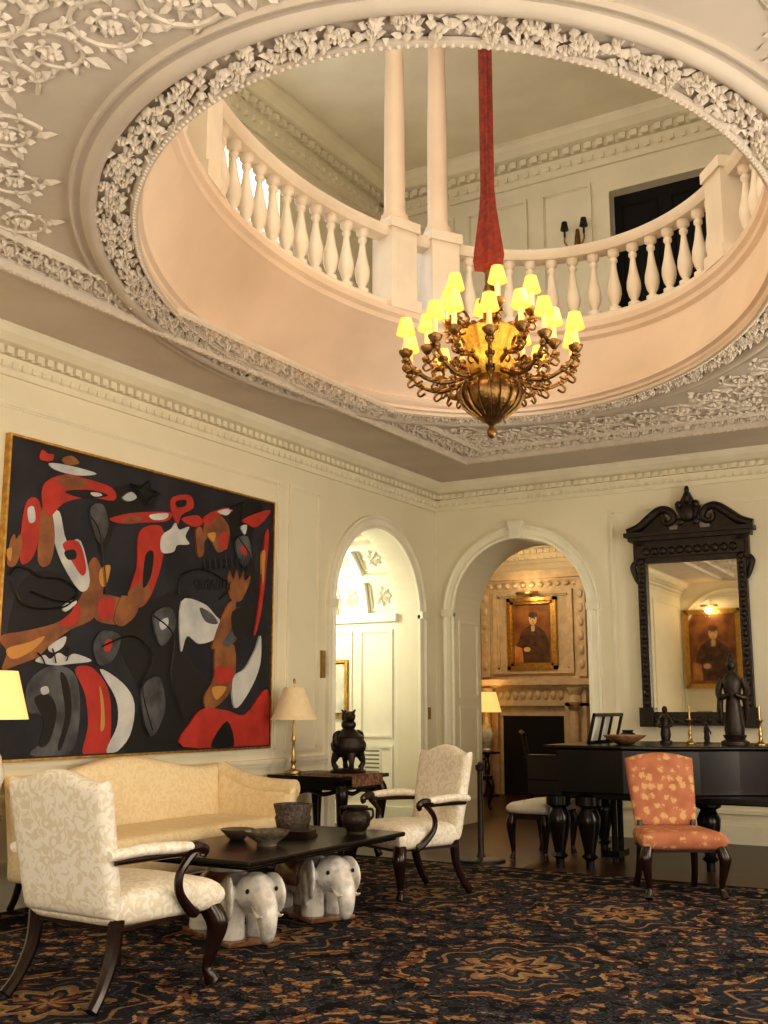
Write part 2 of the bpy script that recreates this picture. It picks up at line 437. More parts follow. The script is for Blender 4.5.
def rectband(mb,ins,prof):
    x0,x1,y0,y1=BX0+ins,BX1-ins,BY0+ins,BY1-ins
    vs=[];fs=[];m=len(prof)
    for (cx,cy,sx,sy) in ((x0,y0,1,1),(x1,y0,-1,1),(x1,y1,-1,-1),(x0,y1,1,-1)):
        for (o,z) in prof: vs.append((cx+sx*o,cy+sy*o,z))
    for i in range(4):
        j=(i+1)%4
        for k in range(m-1): fs.append((i*m+k,i*m+k+1,j*m+k+1,j*m+k))
    mb.add(vs,fs)
rectband(mb,0,[(0,ZC),(0,ZC-.04),(.03,ZC-.07),(.06,ZC-.07),(.08,ZC-.04),(.10,ZC-.02),(.10,ZC)])
rectband(mb,.38,[(0,ZC),(.01,ZC-.03),(.04,ZC-.04),(.06,ZC-.02),(.07,ZC)])
mb.build('trim_ceiling_border',reliefM,smooth=False)
def vine(mb,cx,cy,ang,R,ch,z,leafs=9,r0=.02,h=.03):
    pts=[];n=15
    for i in range(n):
        t=i/(n-1);a=ang+ch*t*3.6*pi*.8;rr=R*(1-t)**.8+.02
        pts.append((cx+rr*cos(a),cy+rr*sin(a),z-.006))
    mb.tube(pts,[r0*(1-.5*i/(n-1)) for i in range(n)],5,2,False)
    for i in range(1,n-1):
        a=ang+ch*(i/(n-1))*3.6*pi*.8
        mb.leaf((pts[i][0],pts[i][1],z),a+ch*random.uniform(.5,1.2),R*random.uniform(.30,.46),R*.11,h)
        if i%2: mb.leaf((pts[i][0],pts[i][1],z),a+pi-ch*.4,R*.24,R*.09,h*.8)
    mb.flower((cx,cy,z),R*.34,h*1.3,6,ang)
mb=MB()
def along_rect(ins,step):
    x0,x1,y0,y1=BX0+ins,BX1-ins,BY0+ins,BY1-ins
    out=[]
    for (ax,ay,bx,by) in ((x0,y0,x1,y0),(x1,y0,x1,y1),(x1,y1,x0,y1),(x0,y1,x0,y0)):
        L=hypot(bx-ax,by-ay);k=int(L/step)
        for i in range(k):
            s=(i+.5)/k;out.append((ax+(bx-ax)*s,ay+(by-ay)*s,atan2(by-ay,bx-ax),i))
    return out
for (x,y,a,i) in along_rect(.24,.22):
    sg=1 if i%2 else -1
    vine(mb,x,y,a+sg*1.57,.11,sg,ZC,6,.013,.04)
    mb.leaf((x,y,ZC),a,.16,.03,.04)
for (x,y,a,i) in along_rect(.045,.07): mb.leaf((x,y,ZC-.065),a+1.57,.05,.02,.018)
for (x,y,a,i) in along_rect(.41,.07): mb.ell((x,y,ZC-.035),(.02,.013,.013),6,4)
mb.build('trim_ceiling_border_leaves',reliefM,smooth=False,recalc=False)
mb=MB()
stepx=.37
xs=np.arange(BX0+.62,BX1-.45,stepx);ys=np.arange(BY0+.62,BY1-.45,stepx)
for i,x in enumerate(xs):
    for j,y in enumerate(ys):
        d=Vector((x-LO.cx,y-LO.cy));du=d.dot(LO.U);dv=d.dot(LO.V)
        k=hypot(du/(LO.a+.59),dv/(LO.b+.59))
        if k<1: continue
        ch=1 if (i+j)%2 else -1
        vine(mb,x,y,(i*1.3+j*.7)*1.57,.18,ch,ZC,8,.014,.028)
        for q in range(4):
            a=q*1.57+.78;mb.leaf((x+.14*cos(a),y+.14*sin(a),ZC),a+.5*ch,.14,.035,.026)
mb.build('trim_ceiling_arabesques',reliefM,smooth=False,recalc=False)
# cornices
def cornice(name,f,a0,a1,z,m,sc=1):
    mb=MB()
    prof=[(0,0),(-.34,0),(-.34,.03),(-.29,.03),(-.27,.05),(-.20,.06),(-.20,.10),(-.14,.10),(-.12,.16),(-.07,.22),(-.03,.24),(0,.24)]
    prof=[(o*sc,d*sc) for o,d in prof]
    sweep_band(mb,[(a0,z,0,1),(a1,z,0,1)],prof,f)
    n=int((a1-a0)/(.10*sc))
    for i in range(n):
        a=a0+(a1-a0)*(i+.5)/n
        mbox(mb,f,a-.03*sc,a+.03*sc,z-.20*sc,z-.145*sc,.09*sc,.135*sc)
        mbox(mb,f,a-.018*sc,a+.018*sc,z-.285*sc,z-.24*sc,.045*sc,.07*sc)
    mb.build(name,m,smooth=False)
cornice('trim_cornice_left',fl,YB,YF,ZC,trimM)
cornice('trim_cornice_back',fb,XL,XR,ZC,trimM)
cornice('trim_cornice_upper_back',fb,XUL,XR,ZU,upM,1.5)
cornice('trim_cornice_upper_left',ful,YB,YF,ZU,upM,1.5)
mb=MB();mbox(mb,fl,YB,ALc-ALh-.16,0,.2,0,.03);mbox(mb,fl,YB,ALc-ALh-.16,.2,.23,0,.018);mbox(mb,fl,ALc+ALh+.16,YF,0,.22,0,.03);mb.build('baseboard_left',trimM,smooth=False)
mb=MB();mbox(mb,fb,ABc+ABh+.16,XR,0,.2,0,.03);mbox(mb,fb,ABc+ABh+.16,XR,.2,.23,0,.018);mb.build('baseboard_back',trimM,smooth=False)
mb=MB()
mbox(mb,fl,YB,ALc-ALh-.16,.93,.97,0,.05);mbox(mb,fl,YB,ALc-ALh-.16,.89,.93,0,.025)
for a,b in ((-.8,1.5),(1.7,4.9),(5.2,9.1),(9.25,9.85)):
    frame(mb,fl,a,b,.32,.82);frame(mb,fl,a,b,1.03,3.86)
mb.build('trim_panels_left',trimM,smooth=False)
mb=MB()
mbox(mb,fb,ABc+ABh+.16,XR,.93,.97,0,.05)
for a,b in ((-4.32,-2.25),(-2.05,.9)):
    frame(mb,fb,a,b,.32,.82);frame(mb,fb,a,b,1.03,3.86)
mb.build('trim_panels_back',trimM,smooth=False)
cas=[(0,0),(0,.035),(.03,.045),(.06,.03),(.11,.035),(.135,.055),(.16,.05),(.16,0)]
mb=MB();sweep_band(mb,arch_path(ALc,ALh,ALs),cas,fl)
mbox(mb,fl,ALc-ALh-.17,ALc-ALh+.0,ALs-.05,ALs+.04,0,.07);mbox(mb,fl,ALc+ALh,ALc+ALh+.17,ALs-.05,ALs+.04,0,.07)
mb.build('trim_arch_left',archM,ang=30)
mb=MB();sweep_band(mb,arch_path(ABc,ABh,ABs),cas,fb)
mb.prismf([(ABc-.07,ABs+ABh-.01),(ABc+.07,ABs+ABh-.01),(ABc+.10,ABs+ABh+.22),(ABc-.10,ABs+ABh+.22)],fb,0,.09)
mbox(mb,fb,ABc-ABh-.17,ABc-ABh,ABs-.05,ABs+.04,0,.07);mbox(mb,fb,ABc+ABh,ABc+ABh+.17,ABs-.05,ABs+.04,0,.07)
fj=lambda a,z,d:(ABc-ABh+d,a,z)
frame(mb,fj,YF+.1,YF+.65,.3,1.5,.03,.015);frame(mb,fj,YF+.1,YF+.65,1.6,2.6,.03,.015)
mb.build('trim_arch_back',archM,ang=30)
# left passage with coffered vault
mb=MB();mb.box(-9.1,-7.05,12.1,12.25,0,ALs+.02);mb.build('wall_passage_far',archM,smooth=False)
mb=MB();mb.box(-9.1,-7.05,10.0,10.15,0,ALs+.02);mb.build('wall_passage_near',archM,smooth=False)
mb=MB();mb.box(-9.2,-9.0,10.0,12.25,0,4);mb.build('wall_passage_end',archM,smooth=False)
mb=MB()
def arcgrid(mb,x0,x1,r,a0,a1,n,thick=0):
    vs=[];fs=[]
    for i in range(n+1):
        a=a0+(a1-a0)*i/n
        for x in (x0,x1):
            vs.append((x,ALc+r*cos(a),ALs+r*sin(a)))
            if thick: vs.append((x,ALc+(r+thick)*cos(a),ALs+(r+thick)*sin(a)))
    for i in range(n):
        if thick:
            o=i*4;q=o+4
            fs+=[(o,o+2,q+2,q),(o,q,q+1,o+1),(o+2,o+3,q+3,q+2),(o+1,q+1,q+3,o+3)]
        else: fs.append((i*2,i*2+1,i*2+3,i*2+2))
    if thick: fs+=[(0,1,3,2),(n*4,n*4+2,n*4+3,n*4+1)]
    mb.add(vs,fs)
arcgrid(mb,-9.05,-7.0,ALh+.09,0,pi,40)
xsr=[-7.05,-7.56,-8.07,-8.58]
for x in xsr+[-9.0]: arcgrid(mb,x-.05,x+.05,ALh,0,pi,40,.1)
NA=6
for k in range(NA+1):
    a=pi*k/NA;arcgrid(mb,-9.05,-7.0,ALh,max(0,a-.05),min(pi,a+.05),3,.1)
for x in xsr:
    for k in range(NA):
        a=pi*(k+.5)/NA
        M=Matrix.Translation((x-.255,ALc+(ALh+.085)*cos(a),ALs+(ALh+.085)*sin(a)))@Matrix.Rotation(a-pi/2,4,'X')
        mb.M=M;mb.flower((0,0,0),.14,.05,8)
        mb.flower((0,0,-.02),.08,.05,6,.3)
        for (A,B,C,D) in ((-.19,.19,-.19,-.165),(-.19,.19,.165,.19),(-.19,-.165,-.165,.165),(.165,.19,-.165,.165)): mb.box(A,B,C,D,-.03,0)
        mb.M=Matrix()
mb.build('ceiling_passage_vault',archM,ang=30)
mb=MB();fp=lambda a,z,d:(a,12.1-d,z)
mbox(mb,fp,-9,-7.05,ALs-.07,ALs+.03,0,.06);mbox(mb,fp,-9,-6.76,0,.25,0,.025)
for a,b in ((-7.62,-7.12),(-8.3,-7.74),(-8.95,-8.42)):
    frame(mb,fp,a,b,.35,1.0,.03,.02);frame(mb,fp,a,b,1.1,2.48,.03,.02)
mb.build('trim_passage_panels',archM,smooth=False)
grM=mat('grille_shadow',(.25,.24,.2),.8)
mb=MB();mbox(mb,fp,-7.55,-7.3,.42,1.0,0,.012);mb.cm=1
for i in range(10): mbox(mb,fp,-7.53,-7.32,.45+i*.052,.472+i*.052,.012,.016)
mb.build('wall_register_grille',[archM,grM],smooth=False)
mb=MB();frame(mb,fp,-8.25,-7.8,1.35,2.1,.04,.04);mb.cm=1;mbox(mb,fp,-8.21,-7.84,1.39,2.06,0,.02);mb.build('passage_picture',[gold,mat('pale_print',(.75,.72,.6),.5,col2=(.5,.5,.42),sc=6)],smooth=False)
# dining room beyond
mb=MB();mb.box(-11.3,-2.7,17.7,18.0,0,4.8);mb.build('wall_dining_far',dinM,smooth=False)
mb=MB();mb.box(-11.3,-11,13.0,17.7,0,4.8);mb.build('wall_dining_left',dinM,smooth=False)
mb=MB();mb.box(-3,-2.7,13.33,17.7,0,4.8);mb.build('wall_dining_right',dinM,smooth=False)
mb=MB();mb.box(-11.3,-7.05,13.1,13.33,0,4.8);mb.build('wall_dining_near',dinM,smooth=False)
mb=MB();mb.box(-11.3,-2.7,13.1,18,4.4,4.6);mb.build('ceiling_dining',dinM,smooth=False)
fd=lambda a,z,d:(a,17.7-d,z)
cornice('trim_cornice_dining',fd,-11,-3,4.4,dinM,1.2)
FX=-7.5
g=grp('fireplace',(FX,17.7,0))
mb=MB()
f0=lambda a,z,d:(a,-d,z)
mbox(mb,f0,-1.0,-.62,0,1.55,0,.3);mbox(mb,f0,.62,1.0,0,1.55,0,.3);mbox(mb,f0,-1.0,1.0,1.5,1.85,0,.3)
mbox(mb,f0,-1.12,1.12,1.85,1.95,0,.42);mbox(mb,f0,-1.06,1.06,1.80,1.85,0,.36)
for s in (-1,1):
    mb.lathe([(.10,0),(.10,.08),(.07,.12),(.085,.4),(.08,1.3),(.06,1.42),(.13,1.5)],16,(s*.81,-.36,0))
    mb.lathe([(.06,1.5),(.13,1.56),(.1,1.68),(.15,1.78),(.15,1.8)],12,(s*.81,-.3,0))
for k in range(9): mb.ell((-.56+k*.14,-.3,1.68),(.055,.04,.08),8,6)
mbox(mb,f0,-.95,.95,1.95,3.75,0,.1);frame(mb,lambda a,z,d:(a,-.1-d,z),-.75,.75,2.05,3.5,.08,.06)
mbox(mb,f0,-1.05,1.05,3.7,3.85,0,.2)
for k in range(11): mb.ell((-.8+k*.16,-.13,3.6),(.06,.05,.05),8,6)
for s in (-1,1): 
    mbox(mb,f0,s*.9-.08,s*.9+.08,2.0,3.65,.1,.16)
    for k in range(6): mb.ell((s*.9,-.17,2.2+k*.24),(.05,.03,.08),8,6)
mbox(mb,f0,-.7,-.55,0,1.5,0,.2);mbox(mb,f0,.55,.7,0,1.5,0,.2)
mb.build('surround',stone,g,ang=35)
mb=MB();mbox(mb,f0,-.56,.56,0,1.36,0,.21);mb.build('firebox',black,g,smooth=False)
mb=MB();mbox(mb,f0,-.62,.62,1.33,1.5,0,.22);mb.build('lintel',stone,g,smooth=False)
pbg=mat('portrait_ground',(.13,.045,.015),.4,col2=(.28,.12,.04),sc=4)
skin=mat('portrait_skin',(.6,.38,.2),.5);pdark=mat('portrait_coat',(.035,.018,.012),.5,col2=(.12,.05,.02),sc=7);pwhite=mat('portrait_linen',(.5,.36,.2),.5)
pred=mat('portrait_warm',(.35,.12,.04),.5,col2=(.5,.25,.08),sc=5)
def portrait(name,f,ca,z0,w,h,light=True):
    g=grp(name);mb=MB();F=lambda a,z,d:f(ca+a,z0+z,d)
    mb.cm=0
    for i,(o,d) in enumerate(((.0,.10),(.05,.07))):
        for (A,B,C,D) in ((-w/2+o,w/2-o,o,o+.06),(-w/2+o,w/2-o,h-o-.06,h-o),(-w/2+o,-w/2+o+.06,o,h-o),(w/2-o-.06,w/2-o,o,h-o)): mbox(mb,F,A,B,C,D,0,d)
    mb.cm=1;mbox(mb,F,-w/2+.08,w/2-.08,.08,h-.08,0,.03)
    def poly(pts,m,k): mb.cm=m;mb.prismf([(x*w,y*h) for x,y in pts],F,.03,.03+.003*k)
    def el(cx,cy,rx,ry): return [(cx+rx*cos(2*pi*i/20),cy+ry*sin(2*pi*i/20)) for i in range(20)]
    poly([(-.33,.1),(.33,.1),(.34,.35),(.25,.52),(.1,.6),(-.06,.62),(-.22,.54),(-.32,.36)],3,1)
    poly([(-.38,.1),(-.2,.1),(-.22,.3),(-.38,.34)],5,2)
    poly([(-.03,.53),(.04,.53),(.05,.61),(-.03,.61)],4,2)
    poly(el(.01,.70,.08,.085),2,3);poly(el(.01,.76,.085,.045),3,4);poly(el(-.12,.28,.07,.035),2,3)
    poly(el(-.03,.705,.014,.007),3,5);poly(el(.045,.705,.014,.007),3,5);poly([(0,.66),(.02,.66),(.012,.7)],5,5);poly(el(.01,.64,.03,.007),5,5)
    mb.build('picture',[gold,pbg,skin,pdark,pwhite,pred],g,smooth=False)
    if light:
        mb=MB();p=[F(0,h-.02,.05),F(0,h+.1,.12),F(0,h+.08,.24)];mb.tube(p,.012,6,4)
        mb.tube([F(-.2,h+.07,.25),F(.2,h+.07,.25)],.03,8,1);mb.build('picture_light',brass,g)
    return g
portrait('portrait_painting',lambda a,z,d:(a,17.6-d,z),FX,2.12,.92,1.25)
portrait('portrait_painting',frr,-6.02,1.9,1.3,1.85)
mb=MB();sweep_band(mb,arch_path(-5.6,1.08,3.0),cas,frr);mb.build('trim_arch_rear',archM,ang=30)
def sconce(name,f,a,z,lit=True):
    g=grp(name);mb=MB()
    mb.tube([f(a,z-.2,.0),f(a,z-.1,.03),f(a,z+.15,.02)],[.02,.05,.02],8,4)
    for s in (-1,1): mb.tube([f(a,z-.05,.03),f(a+s*.07,z-.13,.12),f(a+s*.13,z-.05,.14),f(a+s*.13,z+.02,.14)],.012,6,4)
    mb.build('arms',bronze,g);mb=MB()
    for s in (-1,1):
        p=f(a+s*.13,z+.02,.14);mb.lathe([(.015,0),(.015,.12)],8,p)
        p=(p[0],p[1],p[2]+.1);mb.lathe([(.055,0),(.035,.11)],10,p)
    mb.build('candle_shades',candleshade if lit else iron,g)
sconce('wall_sconce',fd,FX-1.35,2.3,False);sconce('wall_sconce',fd,FX+1.35,2.3,False)
sconce('wall_sconce',fb,-4.6,7.45,False)
# ------------------------------------------------------------------ upper storey
mb=MB();dx0,dx1,dz=-4.15,-2.85,8.0
mb.prismf([(XUL-.3,ZG-.1),(dx0,ZG-.1),(dx0,dz),(dx1,dz),(dx1,ZG-.1),(XR+.3,ZG-.1),(XR+.3,ZU+.1),(XUL-.3,ZU+.1)],fb,0,-.3)
mb.build('wall_upper_back',upM,smooth=False)
fdo=lambda a,z,d:fb(a,z,d-.12)
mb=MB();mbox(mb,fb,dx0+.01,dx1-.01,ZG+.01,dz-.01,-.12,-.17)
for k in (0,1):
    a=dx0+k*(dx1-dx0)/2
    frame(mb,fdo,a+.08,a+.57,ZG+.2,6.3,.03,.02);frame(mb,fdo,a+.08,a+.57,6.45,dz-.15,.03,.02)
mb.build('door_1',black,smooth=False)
mb=MB()
for (A,B,C,D) in ((dx0-.14,dx0,ZG,dz+.14),(dx1,dx1+.14,ZG,dz+.14),(dx0,dx1,dz,dz+.14)): mbox(mb,fb,A,B,C,D,0,.05)
for a,b in ((-7.4,-6.4),(-6.2,-5.3),(-5.1,-4.4),(-2.55,-1),(-.8,1)):
    frame(mb,fb,a,b,ZG+1.05,8.2,.04,.03)
mbox(mb,fb,XUL,dx0-.14,ZG+.9,ZG+.96,0,.05)
mb.build('trim_upper_back',upM,smooth=False)
wy0,wy1,wz0,wz1=7.6,10.1,5.5,8.15
mb=MB();mb.box(XUL-.2,XUL,YB,wy0,ZG-.1,ZU+.1);mb.box(XUL-.2,XUL,wy1,YF,ZG-.1,ZU+.1);mb.box(XUL-.2,XUL,wy0,wy1,ZG-.1,wz0);mb.box(XUL-.2,XUL,wy0,wy1,wz1,ZU+.1)
mb.build('wall_upper_left',upM,smooth=False);window('window_5',ful,wy0,wy1,wz0,wz1)
mb=MB();mb.box(XR,XR+.2,YB,YF,ZG-.1,ZU+.1);mb.build('wall_upper_right',upM,smooth=False)
mb=MB();mb.box(XUL,XR,YB-.2,YB,ZG-.1,ZU+.1);mb.build('wall_upper_rear',upM,smooth=False)
mb=MB();mb.box(XUL-.2,XR+.2,YB-.2,YF+.2,ZU,ZU+.2);mb.build('ceiling_upper',upM,smooth=False)
# balustrade
OFFB=.12;RB,RT=ZG,6.08
g=grp('gallery_balustrade')
mb=MB()
sweep_ell(mb,UPE,[(OFFB-.11,RB),(OFFB-.11,RB+.07),(OFFB-.08,RB+.10),(OFFB+.08,RB+.10),(OFFB+.11,RB+.07),(OFFB+.11,RB)],closed=True)
sweep_ell(mb,UPE,[(OFFB-.08,RT-.11),(OFFB-.11,RT-.07),(OFFB-.12,RT-.02),(OFFB-.09,RT),(OFFB+.09,RT),(OFFB+.12,RT-.02),(OFFB+.11,RT-.07),(OFFB+.08,RT-.11)],closed=True)
mb.build('rails',balM,g,ang=35)
posts=[radians(a) for a in (-47,-35.5,49,-105,130,142,100,195)]
mb=MB();zb=RB+.10;H=RT-.11-zb
bp=[(.062,0),(.062,.05),(.034,.065),(.034,.08),(.055,.12),(.072,.19),(.070,.25),(.045,.36),(.028,.47),(.026,.50),(.042,.52),(.042,.545),(.028,.56),(.06,.59),(.06,.64)]
bp=[(r,z/.64*H) for r,z in bp]
for t in UPE.even(OFFB,.215):
    if any(abs((t-p+pi)%(2*pi)-pi)*hypot(UPE.a*sin(t),UPE.b*cos(t))<.24 for p in posts): continue
    p=UPE.P(t,OFFB);mb.lathe(bp,12,(p[0],p[1],zb))
mb.build('balusters',balM,g,ang=50)
for i,t in enumerate(posts):
    p=UPE.P(t,OFFB);mb=MB();mb.M=Matrix.Translation((p[0],p[1],0))@Matrix.Rotation(UPE.T(t),4,'Z')
    w=.155
    mb.box(-w,w,-w,w,RB,RT+.02);mb.box(-w-.03,w+.03,-w-.03,w+.03,RB,RB+.12);mb.box(-w-.025,w+.025,-w-.025,w+.025,RT-.04,RT+.06)
    mb.build('pedestal_%d'%(i+1),balM,g,smooth=False)
for i,t in enumerate(posts[:2]+posts[4:6]):
    p=UPE.P(t,OFFB);mb=MB()
    mb.lathe([(.15,RT+.06),(.15,RT+.10),(.14,RT+.11),(.135,RT+.15),(.11,RT+.18),(.105,RT+.22),(.103,RT+1.2),(.09,ZU-.9),(.088,ZU-.62),(.105,ZU-.6),(.105,ZU-.57),(.09,ZU-.55),(.13,ZU-.45),(.135,ZU-.42)],24,(p[0],p[1],0))
    mb.M=Matrix.Translation((p[0],p[1],0))@Matrix.Rotation(UPE.T(t),4,'Z')
    mb.box(-.18,.18,-.18,.18,ZU-.42,ZU-.36);mb.box(-.16,.16,-.16,.16,ZU-.36,ZU-.0)
    for sx in (-1,1): mb.tube([(sx*.15,-.17,ZU-.47),(sx*.15,.17,ZU-.47)],.05,10,1)
    mb.build('column',drumM)
# ------------------------------------------------------------------ chandelier
CHX,CHY=-3.195,6.83
g=grp('chandelier',(CHX,CHY,0))
mb=MB()
mb.lathe([(0,3.38),(.03,3.40),(.035,3.44),(.015,3.47),(.03,3.49),(.07,3.51),(.10,3.54),(.12,3.56),(.19,3.62),(.215,3.68),(.225,3.73),(.205,3.77),(.18,3.78),(.13,3.82),(.10,3.86)],32)
mb.lathe([(.08,4.2),(.10,4.24),(.05,4.28),(.045,4.36),(.08,4.42),(.05,4.48),(.03,4.55),(.03,4.7)],20)
for k in range(16):
    a=2*pi*k/16;mb.tube([(.1*cos(a),.1*sin(a),3.54),(.19*cos(a),.19*sin(a),3.61),(.23*cos(a),.23*sin(a),3.70),(.21*cos(a),.21*sin(a),3.78)],[.008,.012,.013,.010],5,3)
def arms(n,path,ph,cupr,cupz,rad):
    for k in range(n):
        a=ph+2*pi*k/n
        mb.M=Matrix.Rotation(a,4,'Z')
        mb.tube([(r,0,z) for r,z in path],rad,7,4)
        for (r,z) in path[1:-1]:
            mb.tube([(r,0,z),(r+.04,0,z-.04),(r+.02,0,z-.07),(r-.02,0,z-.05)],[.013,.010,.008,.010],5,3)
            mb.ell((r,0,z),(.025,.025,.02),8,5)
            for s in (-1,1): mb.ell((r+.02,s*.025,z+.015),(.03,.010,.018),6,4)
        r,z=path[2]
        mb.tube([(r,0,z),(r-.05,0,z+.06),(r+.0,0,z+.11),(r+.04,0,z+.07),(r+.01,0,z+.05)],[.014,.012,.010,.009,.012],5,3)
        mb.lathe([(.012,cupz-.05),(.03,cupz-.03),(.05,cupz),(.052,cupz+.012),(.02,cupz+.015),(.022,cupz+.03)],12,(cupr,0,0))
    mb.M=Matrix()
lower=[(.14,3.86),(.27,3.80),(.40,3.78),(.53,3.83),(.61,3.91),(.63,3.96)]
mid=[(.12,3.9),(.25,3.95),(.38,3.92),(.45,3.98),(.46,4.05)]
upper=[(.07,4.26),(.15,4.20),(.25,4.18),(.31,4.22),(.32,4.27)]
arms(10,lower,.12,.63,3.98,[.022,.020,.018,.016,.013,.011])
arms(6,mid,.4,.46,4.08,[.018,.018,.015,.013,.011])
arms(6,upper,.1,.32,4.30,[.016,.014,.013,.011,.010])
mb.build('bronze_frame',bronze,g,ang=60)
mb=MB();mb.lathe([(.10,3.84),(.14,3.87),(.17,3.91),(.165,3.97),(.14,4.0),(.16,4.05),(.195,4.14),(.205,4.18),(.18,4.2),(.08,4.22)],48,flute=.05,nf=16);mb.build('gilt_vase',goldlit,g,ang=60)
mb=MB();mc=MB()
for n,ph,r,z in ((10,.12,.63,4.00),(6,.4,.46,4.10),(6,.1,.32,4.32)):
    for k in range(n):
        a=ph+2*pi*k/n;c=(r*cos(a),r*sin(a),z)
        mc.lathe([(.020,0),(.020,.16)],8,c)
        mb.lathe([(.070,.12),(.066,.135),(.042,.235),(.040,.235),(.064,.135),(.068,.12)],14,c)
mb.build('candle_shades',candleshade,g);mc.build('candles',mat('ivory_candle',(.85,.66,.36),.5,emit=.4,ecol=(1,.6,.2)),g)
mb=MB();mb.lathe([(.03,4.66),(.10,4.68),(.11,4.76),(.085,4.95),(.06,5.15),(.05,5.3),(.05,7),(.05,8.9)],32,flute=.16,nf=6);mb.build('velvet_chain_sleeve',redcloth,g)
# ------------------------------------------------------------------ big painting
g=grp('abstract_mural_painting')
PY0,PY1,PZ0,PZ1=5.52,8.92,1.10,3.58
def homog(src,dst):
    A=[];B=[]
    for (x,y),(u,v) in zip(src,dst):
        A.append([x,y,1,0,0,0,-u*x,-u*y]);B.append(u);A.append([0,0,0,x,y,1,-v*x,-v*y]);B.append(v)
    h=np.linalg.solve(np.array(A,float),np.array(B,float));return h
h=homog([(5,435),(272,506),(263,746),(0,757)],[(0,1),(1,1),(1,0),(0,0)])
def uv(x,y):
    w=h[6]*x+h[7]*y+1;return ((h[0]*x+h[1]*y+h[2])/w,(h[3]*x+h[4]*y+h[5])/w)
pc={'k':mat('paint_black',(.005,.005,.006),.5),'r':mat('paint_red',(.46,.04,.028),.5,col2=(.34,.03,.022)),
    'w':mat('paint_white',(.60,.60,.58),.5,col2=(.40,.43,.46),sc=4),'b':mat('paint_brown',(.30,.125,.045),.5,col2=(.16,.06,.028),sc=5),
    'g':mat('paint_grey',(.11,.115,.13),.5,col2=(.035,.035,.04),sc=5),'y':mat('paint_ochre',(.52,.27,.07),.5)}
canvas=mat('canvas_ink_blue',(.019,.020,.028),.6,col2=(.034,.034,.043),sc=2.5,spec=.3)
mb=MB();mbox(mb,fl,PY0,PY1,PZ0,PZ1,.0,.04);mb.cm=1
for (A,B,C,D) in ((PY0-.02,PY1+.02,PZ0-.02,PZ0),(PY0-.02,PY1+.02,PZ1,PZ1+.02),(PY0-.02,PY0,PZ0,PZ1),(PY1,PY1+.02,PZ0,PZ1)): mbox(mb,fl,A,B,C,D,0,.06)
mb.build('canvas_and_frame',[canvas,gold],g,smooth=False)
def smoothpoly(p):
    out=[];n=len(p)
    for i in range(n):
        p0,p1,p2,p3=p[i-1],p[i],p[(i+1)%n],p[(i+2)%n]
        for k in range(4):
            t=k/4
            out.append(tuple(.5*(2*p1[q]+(p2[q]-p0[q])*t+(2*p0[q]-5*p1[q]+4*p2[q]-p3[q])*t*t+(3*p1[q]-p0[q]-3*p2[q]+p3[q])*t**3) for q in (0,1)))
    return out
